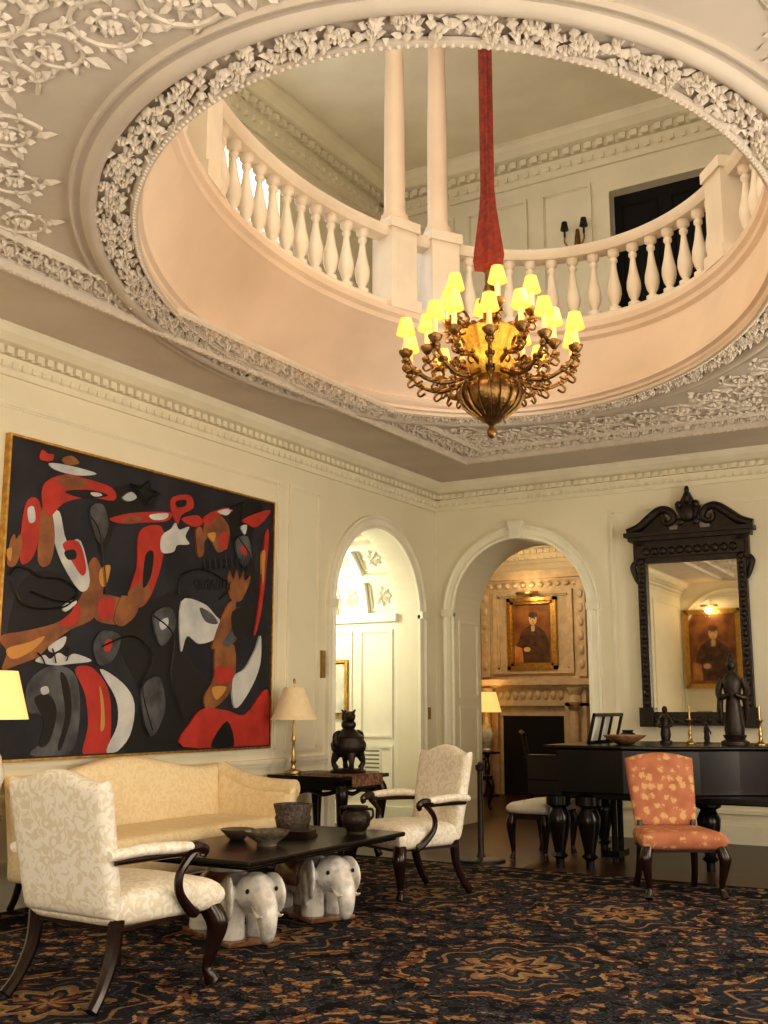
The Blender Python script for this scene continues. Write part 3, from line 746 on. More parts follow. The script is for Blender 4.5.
shapes=[
 ('k',[(118,640),(160,600),(190,600),(184,655),(215,700),(190,746),(128,750),(140,700)]),
 ('k',[(20,590),(45,575),(75,590),(70,640),(35,660),(10,650)]),
 ('k',[(96,500),(120,486),(150,490),(150,512),(120,516),(112,530),(100,560),(94,540)]),
 ('k',[(228,520),(250,500),(262,510),(250,540),(256,600),(236,570)]),
 ('g',[(30,690),(40,675),(60,668),(78,680),(82,720),(72,752),(36,752),(52,735),(45,715),(33,712)]),
 ('k',[(38,700),(52,696),(60,712),(54,740),(44,744),(48,722)]),
 ('k',[(62,676),(70,684),(74,714),(66,745),(62,745),(68,714)]),
 ('w',[(44,690),(50,688),(52,694),(46,696)]),
 ('r',[(76,672),(92,670),(108,690),(112,720),(108,752),(86,753),(90,725),(86,695)]),
 ('y',[(100,688),(104,700),(106,725),(102,730),(102,710)]),
 ('w',[(100,672),(122,685),(134,705),(130,735),(115,752),(108,748),(118,725),(116,700)]),
 ('w',[(38,664),(46,658),(52,662),(60,656),(68,660),(76,657),(92,664),(70,667),(56,668)]),
 ('b',[(2,640),(30,634),(62,624),(80,600),(86,570),(94,562),(102,585),(95,620),(70,634),(50,650),(40,660),(20,668),(6,672),(10,655)]),
 ('r',[(58,628),(70,618),(76,606),(80,618),(72,630)]),
 ('y',[(10,652),(30,646),(46,640),(34,654),(16,662)]),
 ('w',[(50,650),(66,640),(64,650),(54,656)]),
 ('b',[(94,600),(118,602),(136,612),(124,628),(95,624)]),
 ('r',[(98,604),(112,604),(110,622),(98,622)]),
 ('y',[(98,574),(108,570),(104,590),(98,588)]),
 ('w',[(46,520),(56,515),(64,545),(78,545),(88,585),(80,596),(66,578),(54,552)]),
 ('r',[(60,548),(76,546),(84,572),(80,580),(70,566)]),
 ('k',[(62,556),(72,554),(74,562),(66,564)]),
 ('r',[(22,506),(34,502),(38,525),(32,560),(20,568),(18,545)]),
 ('w',[(24,512),(30,510),(32,524),(26,526)]),
 ('b',[(38,512),(46,508),(52,540),(48,568),(36,565)]),
 ('b',[(8,545),(12,538),(14,543),(18,538),(20,552),(14,570),(6,568)]),
 ('y',[(4,556),(10,552),(9,566)]),
 ('r',[(40,485),(60,476),(80,480),(108,490),(110,503),(84,500),(60,506),(46,520),(38,505)]),
 ('b',[(52,480),(70,478),(84,486),(66,492)]),
 ('w',[(44,464),(66,467),(92,475),(72,477),(50,471)]),
 ('b',[(56,460),(66,456),(74,464),(62,466)]),
 ('r',[(36,450),(42,454),(48,455),(46,462),(34,460)]),
 ('k',[(60,494),(84,492),(104,498),(80,501)]),('w',[(86,495),(94,495),(98,498),(90,499)]),
 ('r',[(106,522),(128,516),(166,515),(164,524),(140,526),(118,527)]),('w',[(146,518),(164,516),(162,522),(150,523)]),
 ('b',[(118,523),(134,519),(138,524),(126,526)]),
 ('r',[(136,535),(158,530),(160,560),(148,600),(136,612),(126,600),(134,570)]),
 ('b',[(126,596),(140,586),(148,596),(138,612),(128,606)]),
 ('k',[(142,560),(150,556),(148,580),(140,592)]),
 ('w',[(158,540),(168,532),(172,526),(176,533),(186,530),(182,540),(186,548),(174,549),(170,556),(158,556)]),
 ('b',[(120,600),(136,612),(122,630),(112,624)]),
 ('w',[(178,606),(200,608),(212,620),(222,632),(214,642),(196,648),(184,640),(178,655)]),
 ('g',[(196,612),(208,618),(214,628),(202,626)]),
 ('r',[(168,500),(186,497),(190,510),(178,518),(174,528),(168,515)]),('r',[(178,522),(194,518),(200,526),(190,530)]),
 ('k',[(172,504),(182,502),(182,508),(174,510)]),
 ('b',[(202,522),(212,514),(226,530),(224,550),(214,556),(206,540),(200,546)]),
 ('r',[(200,520),(222,510),(230,514),(212,520),(206,530)]),('w',[(214,514),(228,511),(224,518)]),
 ('r',[(216,540),(224,536),(224,552),(218,552)]),
 ('y',[(204,538),(212,536),(210,546)]),
 ('r',[(240,522),(266,512),(266,518),(254,530),(246,528)]),('w',[(238,530),(244,528),(242,538)]),
 ('b',[(224,585),(226,575),(230,584),(233,574),(236,584),(240,575),(241,585),(247,580),(244,592),(236,606),(226,602)]),
 ('b',[(212,650),(230,650),(228,690),(206,712),(200,700),(210,680)]),
 ('r',[(212,670),(228,672),(226,684),(212,686)]),('y',[(208,690),(222,690),(212,702)]),
 ('g',[(216,640),(232,612),(246,622),(226,650)]),
 ('b',[(222,612),(232,606),(226,634),(214,650),(208,650)]),
 ('k',[(228,616),(250,612),(242,640),(230,640)]),
 ('w',[(228,682),(240,672),(250,655),(256,640),(255,668),(244,694),(230,710)]),
 ('r',[(180,746),(188,722),(200,710),(222,712),(240,716),(262,692),(262,745)]),
 ('k',[(206,746),(222,722),(228,746)]),
 ('r',[(262,540),(266,540),(258,610),(250,640),(256,600)]),
 ('y',[(258,560),(262,556),(259,590)]),
 ('w',[(118,500),(126,494),(132,500),(124,504)]),('w',[(62,610),(72,604),(74,608),(64,616)]),
 ('g',[(100,635),(118,640),(112,662),(98,668),(92,650)]),('r',[(104,644),(110,644),(108,654),(102,654)]),
 ('g',[(150,620),(166,612),(172,630),(158,650)]),('w',[(156,626),(164,622),(164,630),(158,634)]),
 ('g',[(232,545),(244,540),(248,562),(238,570)]),('r',[(236,552),(242,550),(242,560)]),
 ('g',[(86,510),(98,508),(104,530),(96,548),(88,530)]),('b',[(192,534),(198,532),(200,556),(194,560)]),
 ('g',[(140,690),(156,680),(162,710),(150,736),(142,720)]),
]
for i,(k,p) in enumerate(shapes):
    q=[uv(*a) for a in smoothpoly(p)]
    q=[(PY0+min(.995,max(.005,u))*(PY1-PY0),PZ0+min(.995,max(.005,v))*(PZ1-PZ0)) for u,v in q]
    mb=MB();mb.prismf(q,fl,.041,.042+.0003*i);mb.build('painted_shape_%d'%(i+1),pc[k],g,smooth=False)
mb=MB()
def ln(pts,r=.007,sub=6):
    q=[uv(*a) for a in pts];mb.tube([(XL+.065,PY0+u*(PY1-PY0),PZ0+v*(PZ1-PZ0)) for u,v in q],r,4,sub)
ln([(126,486),(136,490),(144,482),(146,492),(156,496),(146,500),(142,508),(138,498),(126,486)],sub=1)
x=200
for k in range(9): ln([(x,563-k*.5),(x+1,575-k*.5),(x+3,566-k*.5),(x+5,573-k*.5)],.006,3);x+=5.5
x=190
for k in range(6): ln([(x,590),(x+2,584),(x+4,594),(x+6,586)],.006,3);x+=6
ln([(175,600),(178,580),(200,574),(225,590),(215,604)]);ln([(10,585),(25,610),(60,612),(75,600)]);ln([(226,512),(240,505),(238,520)])
ln([(8,580),(14,572),(26,574),(40,582),(60,584),(76,596),(70,606),(50,604),(30,596)]);ln([(150,620),(170,640),(168,680),(180,720)])
ln([(86,520),(96,540),(104,600)]);ln([(234,540),(246,560),(240,576)]);ln([(100,650),(130,640),(150,660),(140,690),(150,730)])
ln([(46,668),(42,660),(38,656)]);ln([(56,666),(54,657),(52,652)]);ln([(66,664),(68,656),(66,650)])
mb.build('painted_lines',pc['k'],g)
# ------------------------------------------------------------------ mirror
g=grp('carved_wall_mirror',(-3.335,YF-.01,0),radians(1.0))
mir=mat('mirror_glass',(.76,.72,.62),.02,1,col2=(.76,.72,.62))
W=.665;z0,z1=1.28,3.42
fm=lambda a,z,d:(a,-d-.02,z)
mb=MB();mbox(mb,fm,-W+.12,W-.12,z0+.12,z1-.2,0,.03);mb.build('glass',mir,g,smooth=False)
mb=MB()
for (A,B,C,D,d) in ((-W+.02,W-.02,z0,z0+.14,.09),(-W+.04,-W+.14,z0,z1,.09),(W-.14,W-.04,z0,z1,.09),(-W,W,z1-.26,z1,.09),
    (-W+.12,W-.12,z0+.12,z0+.15,.06),(-W-.04,W+.04,z1,z1+.05,.16),(-W-.08,W+.08,z1+.05,z1+.10,.2),(-W+.04,W-.04,z1-.2,z1-.06,.12),(-W-.0,-W+.17,z0-.02,z0+.2,.11),(W-.17,W+.0,z0-.02,z0+.2,.11)):
    mbox(mb,fm,A,B,C,D,0,d)
for s in (-1,1):
    for k in range(16): mb.ell((s*(W-.09),-.11,z0+.25+k*.11),(.035,.025,.045),8,5)
    mb.tube([fm(s*(W-.01),z1-.24,.05),fm(s*(W+.02),z1-.3,.05),fm(s*(W-.01),z1-.42,.05),fm(s*(W-.04),z1-.5,.05)],[.03,.04,.03,.015],8,4)
    path=[(W+.06,z1+.12),(W-.08,z1+.17),(W-.22,z1+.28),(W-.34,z1+.36),(W-.45,z1+.34),(W-.50,z1+.25),(W-.44,z1+.19),(W-.38,z1+.22),(W-.39,z1+.27)]
    mb.tube([fm(s*a,z,.09) for a,z in path],[.05,.055,.055,.05,.045,.04,.035,.03,.04],8,4)
    mb.prismf([(s*(W+.04),z1+.1),(s*(W-.1),z1+.17),(s*(W-.22),z1+.28),(s*(W-.36),z1+.36),(s*(W-.42),z1+.2),(s*(W-.42),z1+.1)],fm,.02,.08)
for k in range(11): mb.ell((-.5+k*.1,-.15,z1-.13),(.045,.03,.05),8,5)
for k in range(9): mb.ell((-.48+k*.12,-.1,z0+.06),(.04,.025,.035),8,5)
mb.prismf([(-.13,z1+.1),(.13,z1+.1),(.09,z1+.25),(.14,z1+.38),(.07,z1+.46),(.0,z1+.6),(-.07,z1+.46),(-.14,z1+.38),(-.09,z1+.25)],fm,.02,.1)
mb.ell((0,-.14,z1+.3),(.08,.04,.11),10,7);mb.ell((0,-.12,z1+.48),(.05,.04,.07),10,7);mb.ell((0,-.1,z1+.58),(.03,.03,.05),8,6)
for s in (-1,1): mb.ell((s*.1,-.12,z1+.4),(.045,.03,.05),8,5);mb.ell((s*.09,-.12,z1+.2),(.05,.03,.05),8,5)
mb.build('frame',iron,g,ang=50)
# ------------------------------------------------------------------ seating
def cab(mb,x,y,zt,sx,sy,s=1):
    mb.tube([(x,y,zt),(x+sx*.035*s,y+sy*.035*s,zt-.09),(x+sx*.02*s,y+sy*.02*s,zt*.5),(x,y,.09),(x+sx*.01,y+sy*.01,.045),(x+sx*.015,y+sy*.025,.012)],[.055*s,.062*s,.042*s,.026*s,.034*s,.042*s],10,5)
def armchair(loc,rz,fab,sc=1):
    g=grp('armchair',loc,rz);g.scale=(sc,sc,1)
    mb=MB()
    mb.puff(lambda u,v,t:(u*(.375-.045*v),-.04+v*.37,.46+t*.09+.03*(1-u*u)*(1-v*v)*(1 if t>0 else 0)),18,18,10,.35)
    def top(u): return 1.09+.07*(.5+.5*cos(pi*u))+.02*max(0,abs(u)-.8)/.2
    def bk(u,v,t):
        z=.42+(v+1)/2*(top(u)-.42);hw=.335+.03*((v+1)/2)
        return (u*hw,.30+(z-.42)*.20+t*.06,z)
    mb.puff(bk,22,20,14,.38)
    for s in (-1,1):
        mb.tube([(s*.35,.40,.74),(s*.39,.2,.755),(s*.425,.02,.75),(s*.43,-.10,.745)],[.04,.045,.045,.035],12,5,fl=.7)
    mb.build('upholstery',fab,g,ang=70,weld=True)
    mb=MB()
    for s in (-1,1):
        mb.tube([(s*.43,-.07,.73),(s*.435,-.16,.735),(s*.435,-.21,.715),(s*.43,-.20,.68)],[.03,.032,.03,.02],8,4)
        mb.tube([(s*.43,-.13,.71),(s*.425,-.04,.62),(s*.42,-.04,.52),(s*.40,-.14,.42),(s*.385,-.2,.39)],[.025,.022,.024,.03,.03],8,5)
        mb.tube([(s*.36,.36,.71),(s*.42,.0,.715),(s*.43,-.12,.71)],.02,8,5)
        cab(mb,s*.35,-.35,.40,s,-1)
        mb.tube([(s*.30,.28,.42),(s*.30,.30,.25),(s*.31,.37,.1),(s*.32,.44,.015)],[.042,.038,.032,.034],8,5)
    mb.box(-.34,.34,-.38,.30,.365,.385)
    mb.build('wood_frame',dwood,g)
    return g
armchair((-4.38,4.49,0.02),radians(178),cream_damask)
armchair((-4.50,7.90,0.02),radians(-24),cream_damask,.90)
g=grp('camelback_sofa',(-6.08,6.72,0.03),radians(90))
mb=MB()
mb.puff(lambda u,v,t:(u*1.16,-.05+v*.40,.32+t*.11),24,12,14,.3)
mb.puff(lambda u,v,t:(u*1.08,-.08+v*.38,.47+t*.075),24,12,12,.4)
def stop(u): return .93+.13*(.5+.5*cos(pi*min(1,abs(u)*1.15)))+.03*abs(u)**4
mb.puff(lambda u,v,t:(u*1.19,.36+((v+1)/2)*.10+t*.085,.30+(v+1)/2*(stop(u)-.30)),40,16,14,.4)
for s in (-1,1):
    def arm(u,v,t,s=s):
        y=-.02+u*.42;topz=.76+.17*max(0,u)**1.5
        z=.22+(v+1)/2*(topz-.22)
        return (s*(1.15+.04*((v+1)/2)**3+.0)+t*.075,y,z)
    mb.puff(arm,16,16,12,.4)
    mb.tube([(s*1.2,-.42,.75),(s*1.2,-.1,.76),(s*1.2,.2,.82),(s*1.19,.4,.92)],[.085,.085,.08,.06],14,5)
mb.build('upholstery',yellow_damask,g,ang=70,weld=True)
mb=MB()
for x in (-1.1,-.4,.4,1.1): cab(mb,x,-.36,.24,0,-1,.8)
for x in (-1.1,1.1): mb.tube([(x,.35,.24),(x,.4,.1),(x,.45,.015)],.025,8,4)
mb.build('legs',dwood,g)
g=grp('upholstered_side_chair',(-2.62,8.92,0.02),radians(31))
mb=MB()
mb.puff(lambda u,v,t:(u*(.31-.03*v),-.02+v*.29,.44+t*.075),16,16,10,.38)
mb.puff(lambda u,v,t:(u*(.25+.04*((v+1)/2)**.7),.27+(v+1)*.075+t*.04,.50+(v+1)/2*((1.04+.05*cos(pi*u/2))-.50)),18,18,10,.40)
mb.build('upholstery',rustfab,g,ang=70,weld=True)
mb=MB()
for s in (-1,1):
    cab(mb,s*.28,-.26,.40,s,-1,.8)
    mb.tube([(s*.22,.24,.55),(s*.22,.25,.35),(s*.23,.29,.15),(s*.24,.37,.015)],[.02,.032,.028,.028],8,5)
mb.box(-.27,.27,-.28,.24,.355,.375)
mb.build('legs',dwood,g)
# ------------------------------------------------------------------ coffee table, elephants
TZ=.56
g=grp('coffee_table',(-4.74,6.40,0))
mb=MB();mb.box(-.52,.52,-.96,.96,TZ-.035,TZ);mb.box(-.47,.47,-.91,.91,TZ-.06,TZ-.035)
bevel(mb.build('top',ebony,g,smooth=False),.012,2)
ivory=mat('ivory_glaze',(.8,.76,.65),.2)
def elephant(loc,rz):
    g=grp('ceramic_elephant_stool',loc,rz);g.scale=(1.08,1.08,1.0)
    mb=MB()
    mb.ell((0,.1,.27),(.155,.27,.145),20,14);mb.ell((0,-.05,.28),(.14,.16,.14),18,12)
    mb.ell((0,-.25,.32),(.12,.12,.125),18,12);mb.ell((0,-.30,.37),(.09,.07,.07),14,10)
    mb.tube([(0,-.31,.32),(0,-.385,.24),(.0,-.41,.15),(.01,-.39,.08),(.03,-.34,.055)],[.085,.072,.056,.045,.038],12,5)
    for s in (-1,1):
        R=Matrix.Rotation(s*.35,3,'Z')
        mb.ell((s*.145,-.2,.29),(.028,.11,.14),16,12,R);mb.ell((s*.16,-.16,.22),(.026,.07,.11),14,10,R)
        mb.tube([(s*.09,-.12,.25),(s*.09,-.14,.12),(s*.09,-.14,.03)],[.09,.076,.08],12,4)
        mb.tube([(s*.09,.27,.26),(s*.09,.26,.12),(s*.09,.27,.03)],[.09,.076,.08],12,4)
    mb.tube([(0,.36,.3),(.02,.40,.2),(.03,.39,.1)],[.02,.016,.02],8,4)
    ob=mb.build('body',whitecer,g)
    m=ob.modifiers.new('r','REMESH');m.mode='VOXEL';m.voxel_size=.010;m.use_smooth_shade=True
    m=ob.modifiers.new('s','SMOOTH');m.iterations=4;m.factor=.5
    mb=MB()
    for s in (-1,1): mb.tube([(s*.055,-.34,.25),(s*.07,-.41,.2),(s*.07,-.46,.21)],[.017,.013,.004],8,5)
    mb.build('tusks',ivory,g)
    mb=MB()
    for s in (-1,1): mb.ell((s*.095,-.335,.345),(.012,.012,.015),8,6)
    mb.build('eyes',ebony,g)
    mb=MB()
    vs=[];fs=[];n=20;m_=8
    for j in range(m_+1):
        y=-.03+.30*j/m_;k=sqrt(max(.2,1-((y-.1)/.33)**2))
        for i in range(n+1):
            a=-.35+(pi+.7)*i/n
            vs.append((.172*k*cos(a),y,.27+.162*k*sin(a)))
    for j in range(m_):
        for i in range(n): 
            q=j*(n+1)+i;fs.append((q,q+1,q+n+2,q+n+1))
    mb.add(vs,fs);ob=mb.build('saddle_cloth',browncer,g)
    sm=ob.modifiers.new('so','SOLIDIFY');sm.thickness=.012
    mb=MB();mb.lathe([(.10,.40),(.14,.42),(.13,.44),(.15,.46),(.15,TZ-.078)],20,(0,.1,0));mb.build('seat_pad',whitecer,g)
    mb=MB();mb.box(-.17,.17,-.26,.38,0,.03);bevel(mb.build('plinth',browncer,g,smooth=False),.008)
elephant((-4.64,5.84,.013),radians(66));elephant((-4.64,6.74,.013),radians(66))
def pot(name,loc,prof,m,n=28,extra=None,flute=0,nf=0):
    mb=MB();mb.lathe(prof,n,flute=flute,nf=nf)
    if extra: extra(mb)
    ob=mb.build(name,m,ang=60);ob.location=loc;return ob
wick=mat('woven_brown_basket',(.13,.10,.08),.6,col2=(.05,.035,.03),sc=40,bump=.6,bsc=60)
pot('wicker_planter',(-4.98,6.95,TZ+.001),[(.10,0),(.12,.01),(.13,.06),(.14,.10),(.13,.12),(.15,.19),(.15,.2),(.135,.2),(.12,.1),(0,.09)],wick)
pot('glazed_bowl',(-4.62,6.15,TZ+.001),[(.07,0),(.07,.02),(.13,.06),(.155,.09),(.155,.098),(.14,.095),(.1,.05),(0,.03)],mat('celadon_dark',(.07,.065,.06),.2,col2=(.18,.14,.1),sc=20))
pot('bronze_pot',(-4.47,7.05,TZ+.001),[(.08,0),(.07,.02),(.10,.06),(.112,.11),(.10,.15),(.075,.17),(.09,.19),(.09,.2),(.07,.19),(0,.1)],iron,
    extra=lambda mb:[mb.tube([(s*.105,0,.1),(s*.145,0,.13),(s*.14,0,.18),(s*.09,0,.18)],.010,6,4) for s in (-1,1)])
pot('glazed_bowl',(-5.0,6.3,TZ+.001),[(.05,0),(.09,.04),(.12,.07),(.12,.075),(.1,.07),(0,.02)],mat('stoneware',(.14,.10,.07),.4))
mb=MB();mb.box(-.16,.16,-.12,.12,0,.02);mb.box(-.15,.15,-.11,.11,.02,.05);ob=mb.build('stacked_books',[dwood],smooth=False);ob.location=(-4.75,6.62,TZ+.001);ob.rotation_euler=(0,0,.3)
# ------------------------------------------------------------------ side table w lamp and censer
def sidetable(loc,w,d,H,cloth=True):
    g=grp('lacquer_side_table',loc)
    mb=MB();mb.box(-w,w,-d,d,H-.035,H);mb.box(-w+.05,w-.05,-d+.05,d-.05,H-.13,H-.035)
    for sx in (-1,1):
        for sy in (-1,1): cab(mb,sx*(w-.09),sy*(d-.09),H-.08,sx,sy,1)
    for s in (-1,1):
        mb.tube([(-w+.1,s*(d-.06),H-.13),(-w*.4,s*(d-.06),H-.17),(0,s*(d-.06),H-.14),(w*.4,s*(d-.06),H-.17),(w-.1,s*(d-.06),H-.13)],.02,6,4)
        mb.tube([(s*(w-.06),-d+.1,H-.13),(s*(w-.06),-d*.4,H-.17),(s*(w-.06),0,H-.14),(s*(w-.06),d*.4,H-.17),(s*(w-.06),d-.1,H-.13)],.02,6,4)
    mb.build('table_frame',ebony,g)
    if cloth:
        mb=MB();mb.box(-.12,w+.012,-.28,.28,H+.001,H+.008);mb.box(w+.002,w+.012,-.28,.28,H-.1,H+.006)
        mb.build('runner',mat('tan_brocade',(.26,.14,.08),.8,col2=(.14,.06,.04),sc=25,lo=.48,hi=.52),g,smooth=False)
sidetable((-6.16,9.2,0.028),.45,.42,.805)
g=grp('table_lamp',(-6.44,8.98,.842))
mb=MB();mb.lathe([(.09,0),(.09,.02),(.03,.04),(.018,.08),(.03,.11),(.018,.14),(.014,.3),(.025,.33),(.014,.36),(.012,.6),(.008,.86)],16)
mb.ell((0,0,.90),(.015,.015,.03),8,6);mb.build('base',brass,g)
mb=MB();mb.lathe([(.24,.52),(.21,.57),(.105,.84),(.10,.84),(.205,.57),(.235,.52)],28);mb.build('shade',lampshade2,g)
g=grp('bronze_censer',(-5.98,9.28,.843))
mb=MB()
mb.lathe([(.17,0),(.18,.02),(.15,.04),(.06,.045)],20)
for k in range(4):
    a=pi/4+k*pi/2;mb.tube([(.12*cos(a),.12*sin(a),.04),(.15*cos(a),.15*sin(a),.1),(.12*cos(a),.12*sin(a),.18)],[.03,.025,.05],8,4)
mb.lathe([(.03,.14),(.12,.16),(.17,.22),(.18,.28),(.15,.33),(.16,.35),(.12,.38),(.07,.42),(.05,.44)],24)
for s in (-1,1): mb.tube([(0,s*.15,.26),(0,s*.23,.28),(0,s*.24,.37),(0,s*.17,.4)],[.025,.028,.025,.02],8,4)
mb.ell((0,0,.47),(.08,.065,.06),12,8);mb.ell((.05,-.05,.55),(.055,.055,.055),12,8);mb.ell((.09,-.08,.54),(.03,.03,.025),8,6)
for s in (-1,1): mb.tube([(.03+s*.03,-.05+s*.03,.58),(.03+s*.05,-.05+s*.05,.62)],[.02,.006],6,1)
mb.tube([(-.06,.05,.48),(-.1,.07,.55),(-.07,.05,.61)],[.025,.03,.01],8,4)
mb.build('body',iron,g,ang=60)
def roundtable(loc,H=.73):
    g=grp('round_side_table',loc);mb=MB();mb.lathe([(.2,0),(.2,.03),(.05,.06),(.03,.2),(.05,.45),(.03,.62),(.05,.68),(.22,.70),(.22,H)],28);mb.build('pedestal',dwood,g)
def urnlamp(loc):
    g=grp('table_lamp',loc)
    mb=MB();mb.lathe([(.07,0),(.08,.03),(.05,.06),(.09,.15),(.12,.28),(.09,.4),(.035,.5),(.03,.58)],24);mb.tube([(0,0,.55),(0,0,1.0)],.008,6,1);mb.build('base',whitecer,g)
    mb=MB();mb.lathe([(.26,.66),(.17,1.0),(.165,1.0),(.255,.66)],28);mb.build('shade',lampshade,g)
roundtable((-6.42,5.12,0.013));urnlamp((-6.40,5.24,.745))
roundtable((-8.15,17.0,0));urnlamp((-8.15,17.0,.732))
g=grp('stanchion_post',(-4.84,9.92,0));mb=MB();mb.lathe([(.24,0),(.24,.025),(.22,.035),(.05,.045),(.03,.08),(.026,.86),(.04,.87),(.045,.92),(.02,.95),(0,.955)],24);mb.build('post',iron,g)
# ------------------------------------------------------------------ piano
g=grp('grand_piano',(-4.28,9.80,0))
out=[(.32,0),(.95,0),(1.3,.05),(1.6,.2),(1.9,.42),(2.2,.58),(2.5,.66),(2.72,.8),(2.8,1.02),(2.74,1.28),(2.55,1.45),(2.3,1.5),(.32,1.5)]
mb=MB();mb.prism(out,.70,1.10)
mb.box(0,.34,0,1.5,.66,.80);mb.box(0,.34,0,.10,.8,1.04);mb.box(0,.34,1.40,1.5,.8,1.04);mb.box(.26,.34,.1,1.40,.8,1.10)
mb.prism([(.18 if x<.4 else x+(.02 if x>2 else 0),y+(-.02 if y<.7 else .02)) for x,y in out],1.105,1.135)
mb.box(.34,2.3,.1,1.4,.64,.70)
bevel(mb.build('case',ebony,g,smooth=False),.01)
mb=MB();mb.box(.04,.24,.1,1.4,.8,.825);mb.build('white_keys',mat('ivory_keys',(.8,.77,.68),.3),g,smooth=False)
mb=MB()
for k in range(36):
    if k%7 in (2,6): continue
    y=.13+k*1.26/36;mb.box(.12,.24,y,y+.018,.825,.84)
mb.build('black_keys',ebony,g,smooth=False)
mb=MB();lp=[(.08,.68),(.12,.66),(.12,.58),(.07,.55),(.11,.47),(.105,.40),(.06,.2),(.05,.14),(.08,.11),(.04,.08),(.04,.0)]
for (x,y) in ((.26,.14),(.26,1.36),(.55,.16),(2.35,1.05)):
    mb.lathe(lp[::-1],16,(x,y,0.0))
mb.lathe([(.03,0),(.03,.7)],8,(.62,.66,0));mb.lathe([(.03,0),(.03,.7)],8,(.62,.84,0));mb.box(.5,.68,.6,.9,.06,.12)
mb.lathe(lp[::-1],16,(1.55,.6,0))
mb.build('legs_and_lyre',ebony,g)
mb=MB()
mb.M=Matrix.Translation((.50,.75,1.136))@Matrix.Rotation(radians(14),4,'Y')
for (A,B,C,D) in ((-.42,.42,0,.03),(-.42,.42,.27,.3),(-.42,-.39,0,.3),(.39,.42,0,.3),(-.13,-.11,0,.3),(.11,.13,0,.3)): mb.box(-.012,.012,A,B,C,D)
mb.build('music_desk',ebony,g,smooth=False)
mb=MB();mb.M=Matrix.Translation((.47,.75,1.17))@Matrix.Rotation(radians(14),4,'Y');mb.box(-.008,.0,-.2,.2,0,.24);mb.build('sheet_music',mat('paper',(.7,.68,.6),.8),g,smooth=False)
g=grp('piano_bench',(-4.42,10.5,0));mb=MB()
mb.puff(lambda u,v,t:(u*.22,v*.42,.50+t*.06),12,16,10,.35);mb.build('cushion',whitefab,g,ang=70,weld=True)
mb=MB();mb.box(-.2,.2,-.4,.4,.40,.455)
for sx in (-1,1):
    for sy in (-1,1): cab(mb,sx*.17,sy*.36,.44,sx*.5,sy*.5,.8)
mb.build('frame',dwood,g)
PT=1.137
g=grp('carved_figure_statuette',(-2.5,10.62,PT),radians(10))
mb=MB()
mb.lathe([(.13,0),(.13,.03),(.09,.05),(.11,.09),(.06,.1)],20)
mb.lathe([(.085,.09),(.095,.14),(.075,.3),(.065,.42),(.085,.52),(.095,.6),(.06,.66),(.03,.68),(.03,.7)],20)
mb.ell((0,-.005,.745),(.045,.05,.06),14,10);mb.ell((0,-.052,.74),(.01,.012,.015),6,5);mb.ell((0,.01,.80),(.035,.035,.035),10,8);mb.ell((0,.01,.84),(.02,.02,.025),8,6)
for s in (-1,1):
    mb.tube([(s*.085,0,.62),(s*.125,-.01,.52),(s*.11,-.07,.44),(s*.03,-.11,.47)],[.035,.032,.03,.02],8,5)
    mb.tube([(s*.11,-.05,.44),(s*.12,-.03,.32),(s*.11,-.02,.18)],[.03,.03,.01],6,4)
    mb.ell((s*.045,0,.745),(.01,.015,.022),6,5)
mb.build('figure',iron,g,ang=60)
def figurine(loc,sc=1,rz=0):
    g=grp('small_figurine',loc,rz);g.scale=(sc,sc,sc);mb=MB();mb.lathe([(.06,0),(.06,.02),(.04,.03),(.05,.08),(.035,.18),(.05,.24),(.02,.28)],14);mb.ell((0,0,.31),(.028,.03,.035),10,8)
    for s in (-1,1): mb.tube([(s*.04,0,.23),(s*.065,-.02,.17),(s*.03,-.05,.15)],[.016,.015,.01],6,4)
    mb.build('figure',iron,g)
figurine((-3.2,10.75,PT),1.05);figurine((-2.12,10.85,PT),1.25,.5);figurine((-2.85,10.95,PT),.6,1)
def candlestick(loc):
    pot('candlestick',loc,[(.06,0),(.06,.01),(.02,.03),(.015,.08),(.025,.1),(.013,.12),(.013,.2),(.028,.22),(.028,.235),(.011,.24),(.011,.36),(0,.365)],brass,14)
candlestick((-2.95,10.72,PT));candlestick((-2.28,10.68,PT))
pot('glazed_bowl',(-3.42,10.15,PT),[(.06,0),(.14,.04),(.2,.08),(.2,.09),(.17,.085),(0,.02)],browncer)
pot('bronze_pot',(-3.62,10.85,PT),[(.06,0),(.08,.04),(.08,.08),(.05,.1),(.06,.12),(0,.11)],iron)
def dchair(loc,rz):
    g=grp('dining_chair',loc,rz);mb=MB()
    mb.box(-.25,.25,-.24,.22,.43,.49)
    for s in (-1,1):
        cab(mb,s*.21,-.2,.44,s,-1,.8)
        mb.tube([(s*.2,.26,.02),(s*.19,.2,.3),(s*.19,.2,.5),(s*.2,.26,.8),(s*.22,.32,1.08)],.022,8,4)
        mb.tube([(s*.22,.28,.72),(s*.29,.05,.72),(s*.28,-.1,.7),(s*.26,-.1,.47)],.018,8,4)
    mb.tube([(-.24,.32,1.08),(0,.33,1.12),(.24,.32,1.08)],[.025,.03,.025],8,5)
    mb.tube([(0,.21,.5),(0,.25,.75),(0,.32,1.1)],[.05,.04,.06],8,4,fl=.3)
    for z in (.62,.75,.9): mb.tube([(-.19,.22+(z-.5)*.18,z),(.19,.22+(z-.5)*.18,z)],.014,6,1)
    mb.build('frame',dwood,g)
dchair((-7.3,14.6,0),radians(70));dchair((-6.4,15.3,0),radians(120));dchair((-7.9,15.4,0),radians(40))
mb=MB();mbox(mb,fl,12.33,12.42,1.33,1.48,0,.01);mb.build('brass_switch_plate',brass,smooth=False)
mb=MB();mbox(mb,fl,9.89,9.95,1.8,2.1,0,.03);mb.build('wall_thermostat',brass,smooth=False)
rx0,rx1,ry0,ry1=-6.64,.7,-.6,9.62
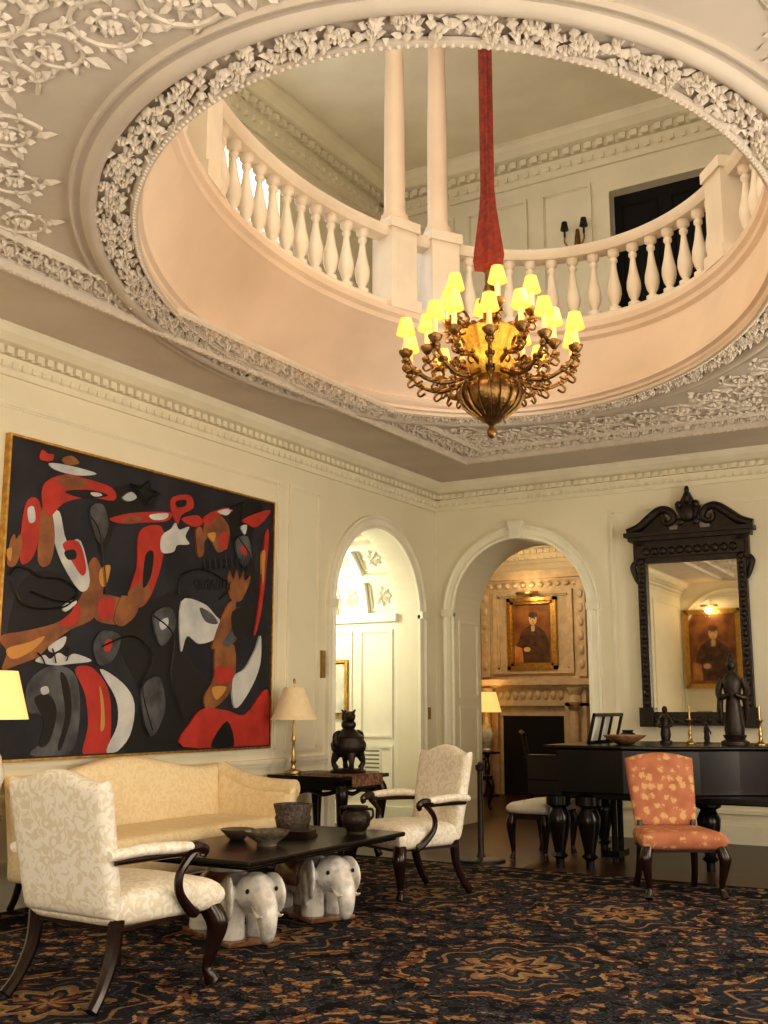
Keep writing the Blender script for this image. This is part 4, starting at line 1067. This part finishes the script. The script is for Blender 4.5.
mb=MB();mb.box(rx0,rx1,ry0,ry1,.001,.012);mb.build('oriental_rug',rugmat((rx0+rx1)/2,(ry0+ry1)/2,(rx1-rx0)/2,(ry1-ry0)/2),smooth=False)
# ------------------------------------------------------------------ lights
def area(name,loc,rot,sx,sy,P,col):
    l=bpy.data.lights.new(name,'AREA');l.shape='RECTANGLE';l.size=sx;l.size_y=sy;l.energy=P;l.color=col
    o=bpy.data.objects.new(name,l);o.location=loc;o.rotation_euler=rot;scene.collection.objects.link(o);return o
def point(name,loc,P,col,r=.08):
    l=bpy.data.lights.new(name,'POINT');l.energy=P;l.color=col;l.shadow_soft_size=r
    o=bpy.data.objects.new(name,l);o.location=loc;scene.collection.objects.link(o);return o
for i,(a,b) in enumerate(fill_wins):
    area('window_light_%d'%i,(XR+.05,(a+b)/2,2.0),(0,radians(90),0),2.8,1.5,(85,72,92)[i],(1,.85,.65))  # added area fills shining in from the right through the invented openings
area('window_light_rear',(-2.5,YB-.05,2.0),(radians(90),0,0),1.7,2.7,112,(1,.86,.66))  # added fill from behind the camera, set in the invented rear opening
for k in range(8):
    a=2*pi*k/8+.2
    point('candle_light_%d'%k,(CHX+.55*cos(a),CHY+.55*sin(a),4.33),5,(1,.60,.26),.06)
area('gallery_ceiling_light',(-3,6,8.8),(0,0,0),3,4,100,(1,.82,.60))
area('gallery_side_light',(-3,1,7.5),(radians(100),0,0),4,1.5,115,(1,.93,.78))
point('passage_lamp',(-8.2,11.1,2.9),60,(1,.97,.80),.15)
point('dining_lamp',(-7.0,15.6,3.6),72,(1,.80,.52),.3)
point('picture_lamp_1',(FX,17.25,3.45),8,(1,.7,.35),.05)
point('picture_lamp_2',(-6.02,YB+.35,3.7),12,(1,.7,.35),.05)
point('sofa_lamp_bulb',(-6.40,5.24,1.62),13,(1,.62,.25),.06)
point('dining_lamp_bulb',(-8.15,17.0,1.6),8,(1,.6,.25),.06)
point('side_lamp_bulb',(-6.44,8.98,1.55),2.5,(1,.7,.38),.05)
w=bpy.data.worlds.new('World');scene.world=w;w.use_nodes=True
w.node_tree.nodes['Background'].inputs[0].default_value=(.97,.97,.95,1);w.node_tree.nodes['Background'].inputs[1].default_value=2.8
scene.view_settings.view_transform='Standard'
try: scene.view_settings.look='Medium High Contrast'
except Exception as ex: print('look',ex)
# ------------------------------------------------------------------ camera
cam=bpy.data.cameras.new('camera');cam.lens=1077/1024*36;cam.sensor_width=36;cam.sensor_fit='AUTO';cam.clip_start=.05
co=bpy.data.objects.new('camera',cam);co.location=(0,0,1.5);co.rotation_euler=(radians(100.2),0,radians(30.95))
scene.collection.objects.link(co);scene.camera=co
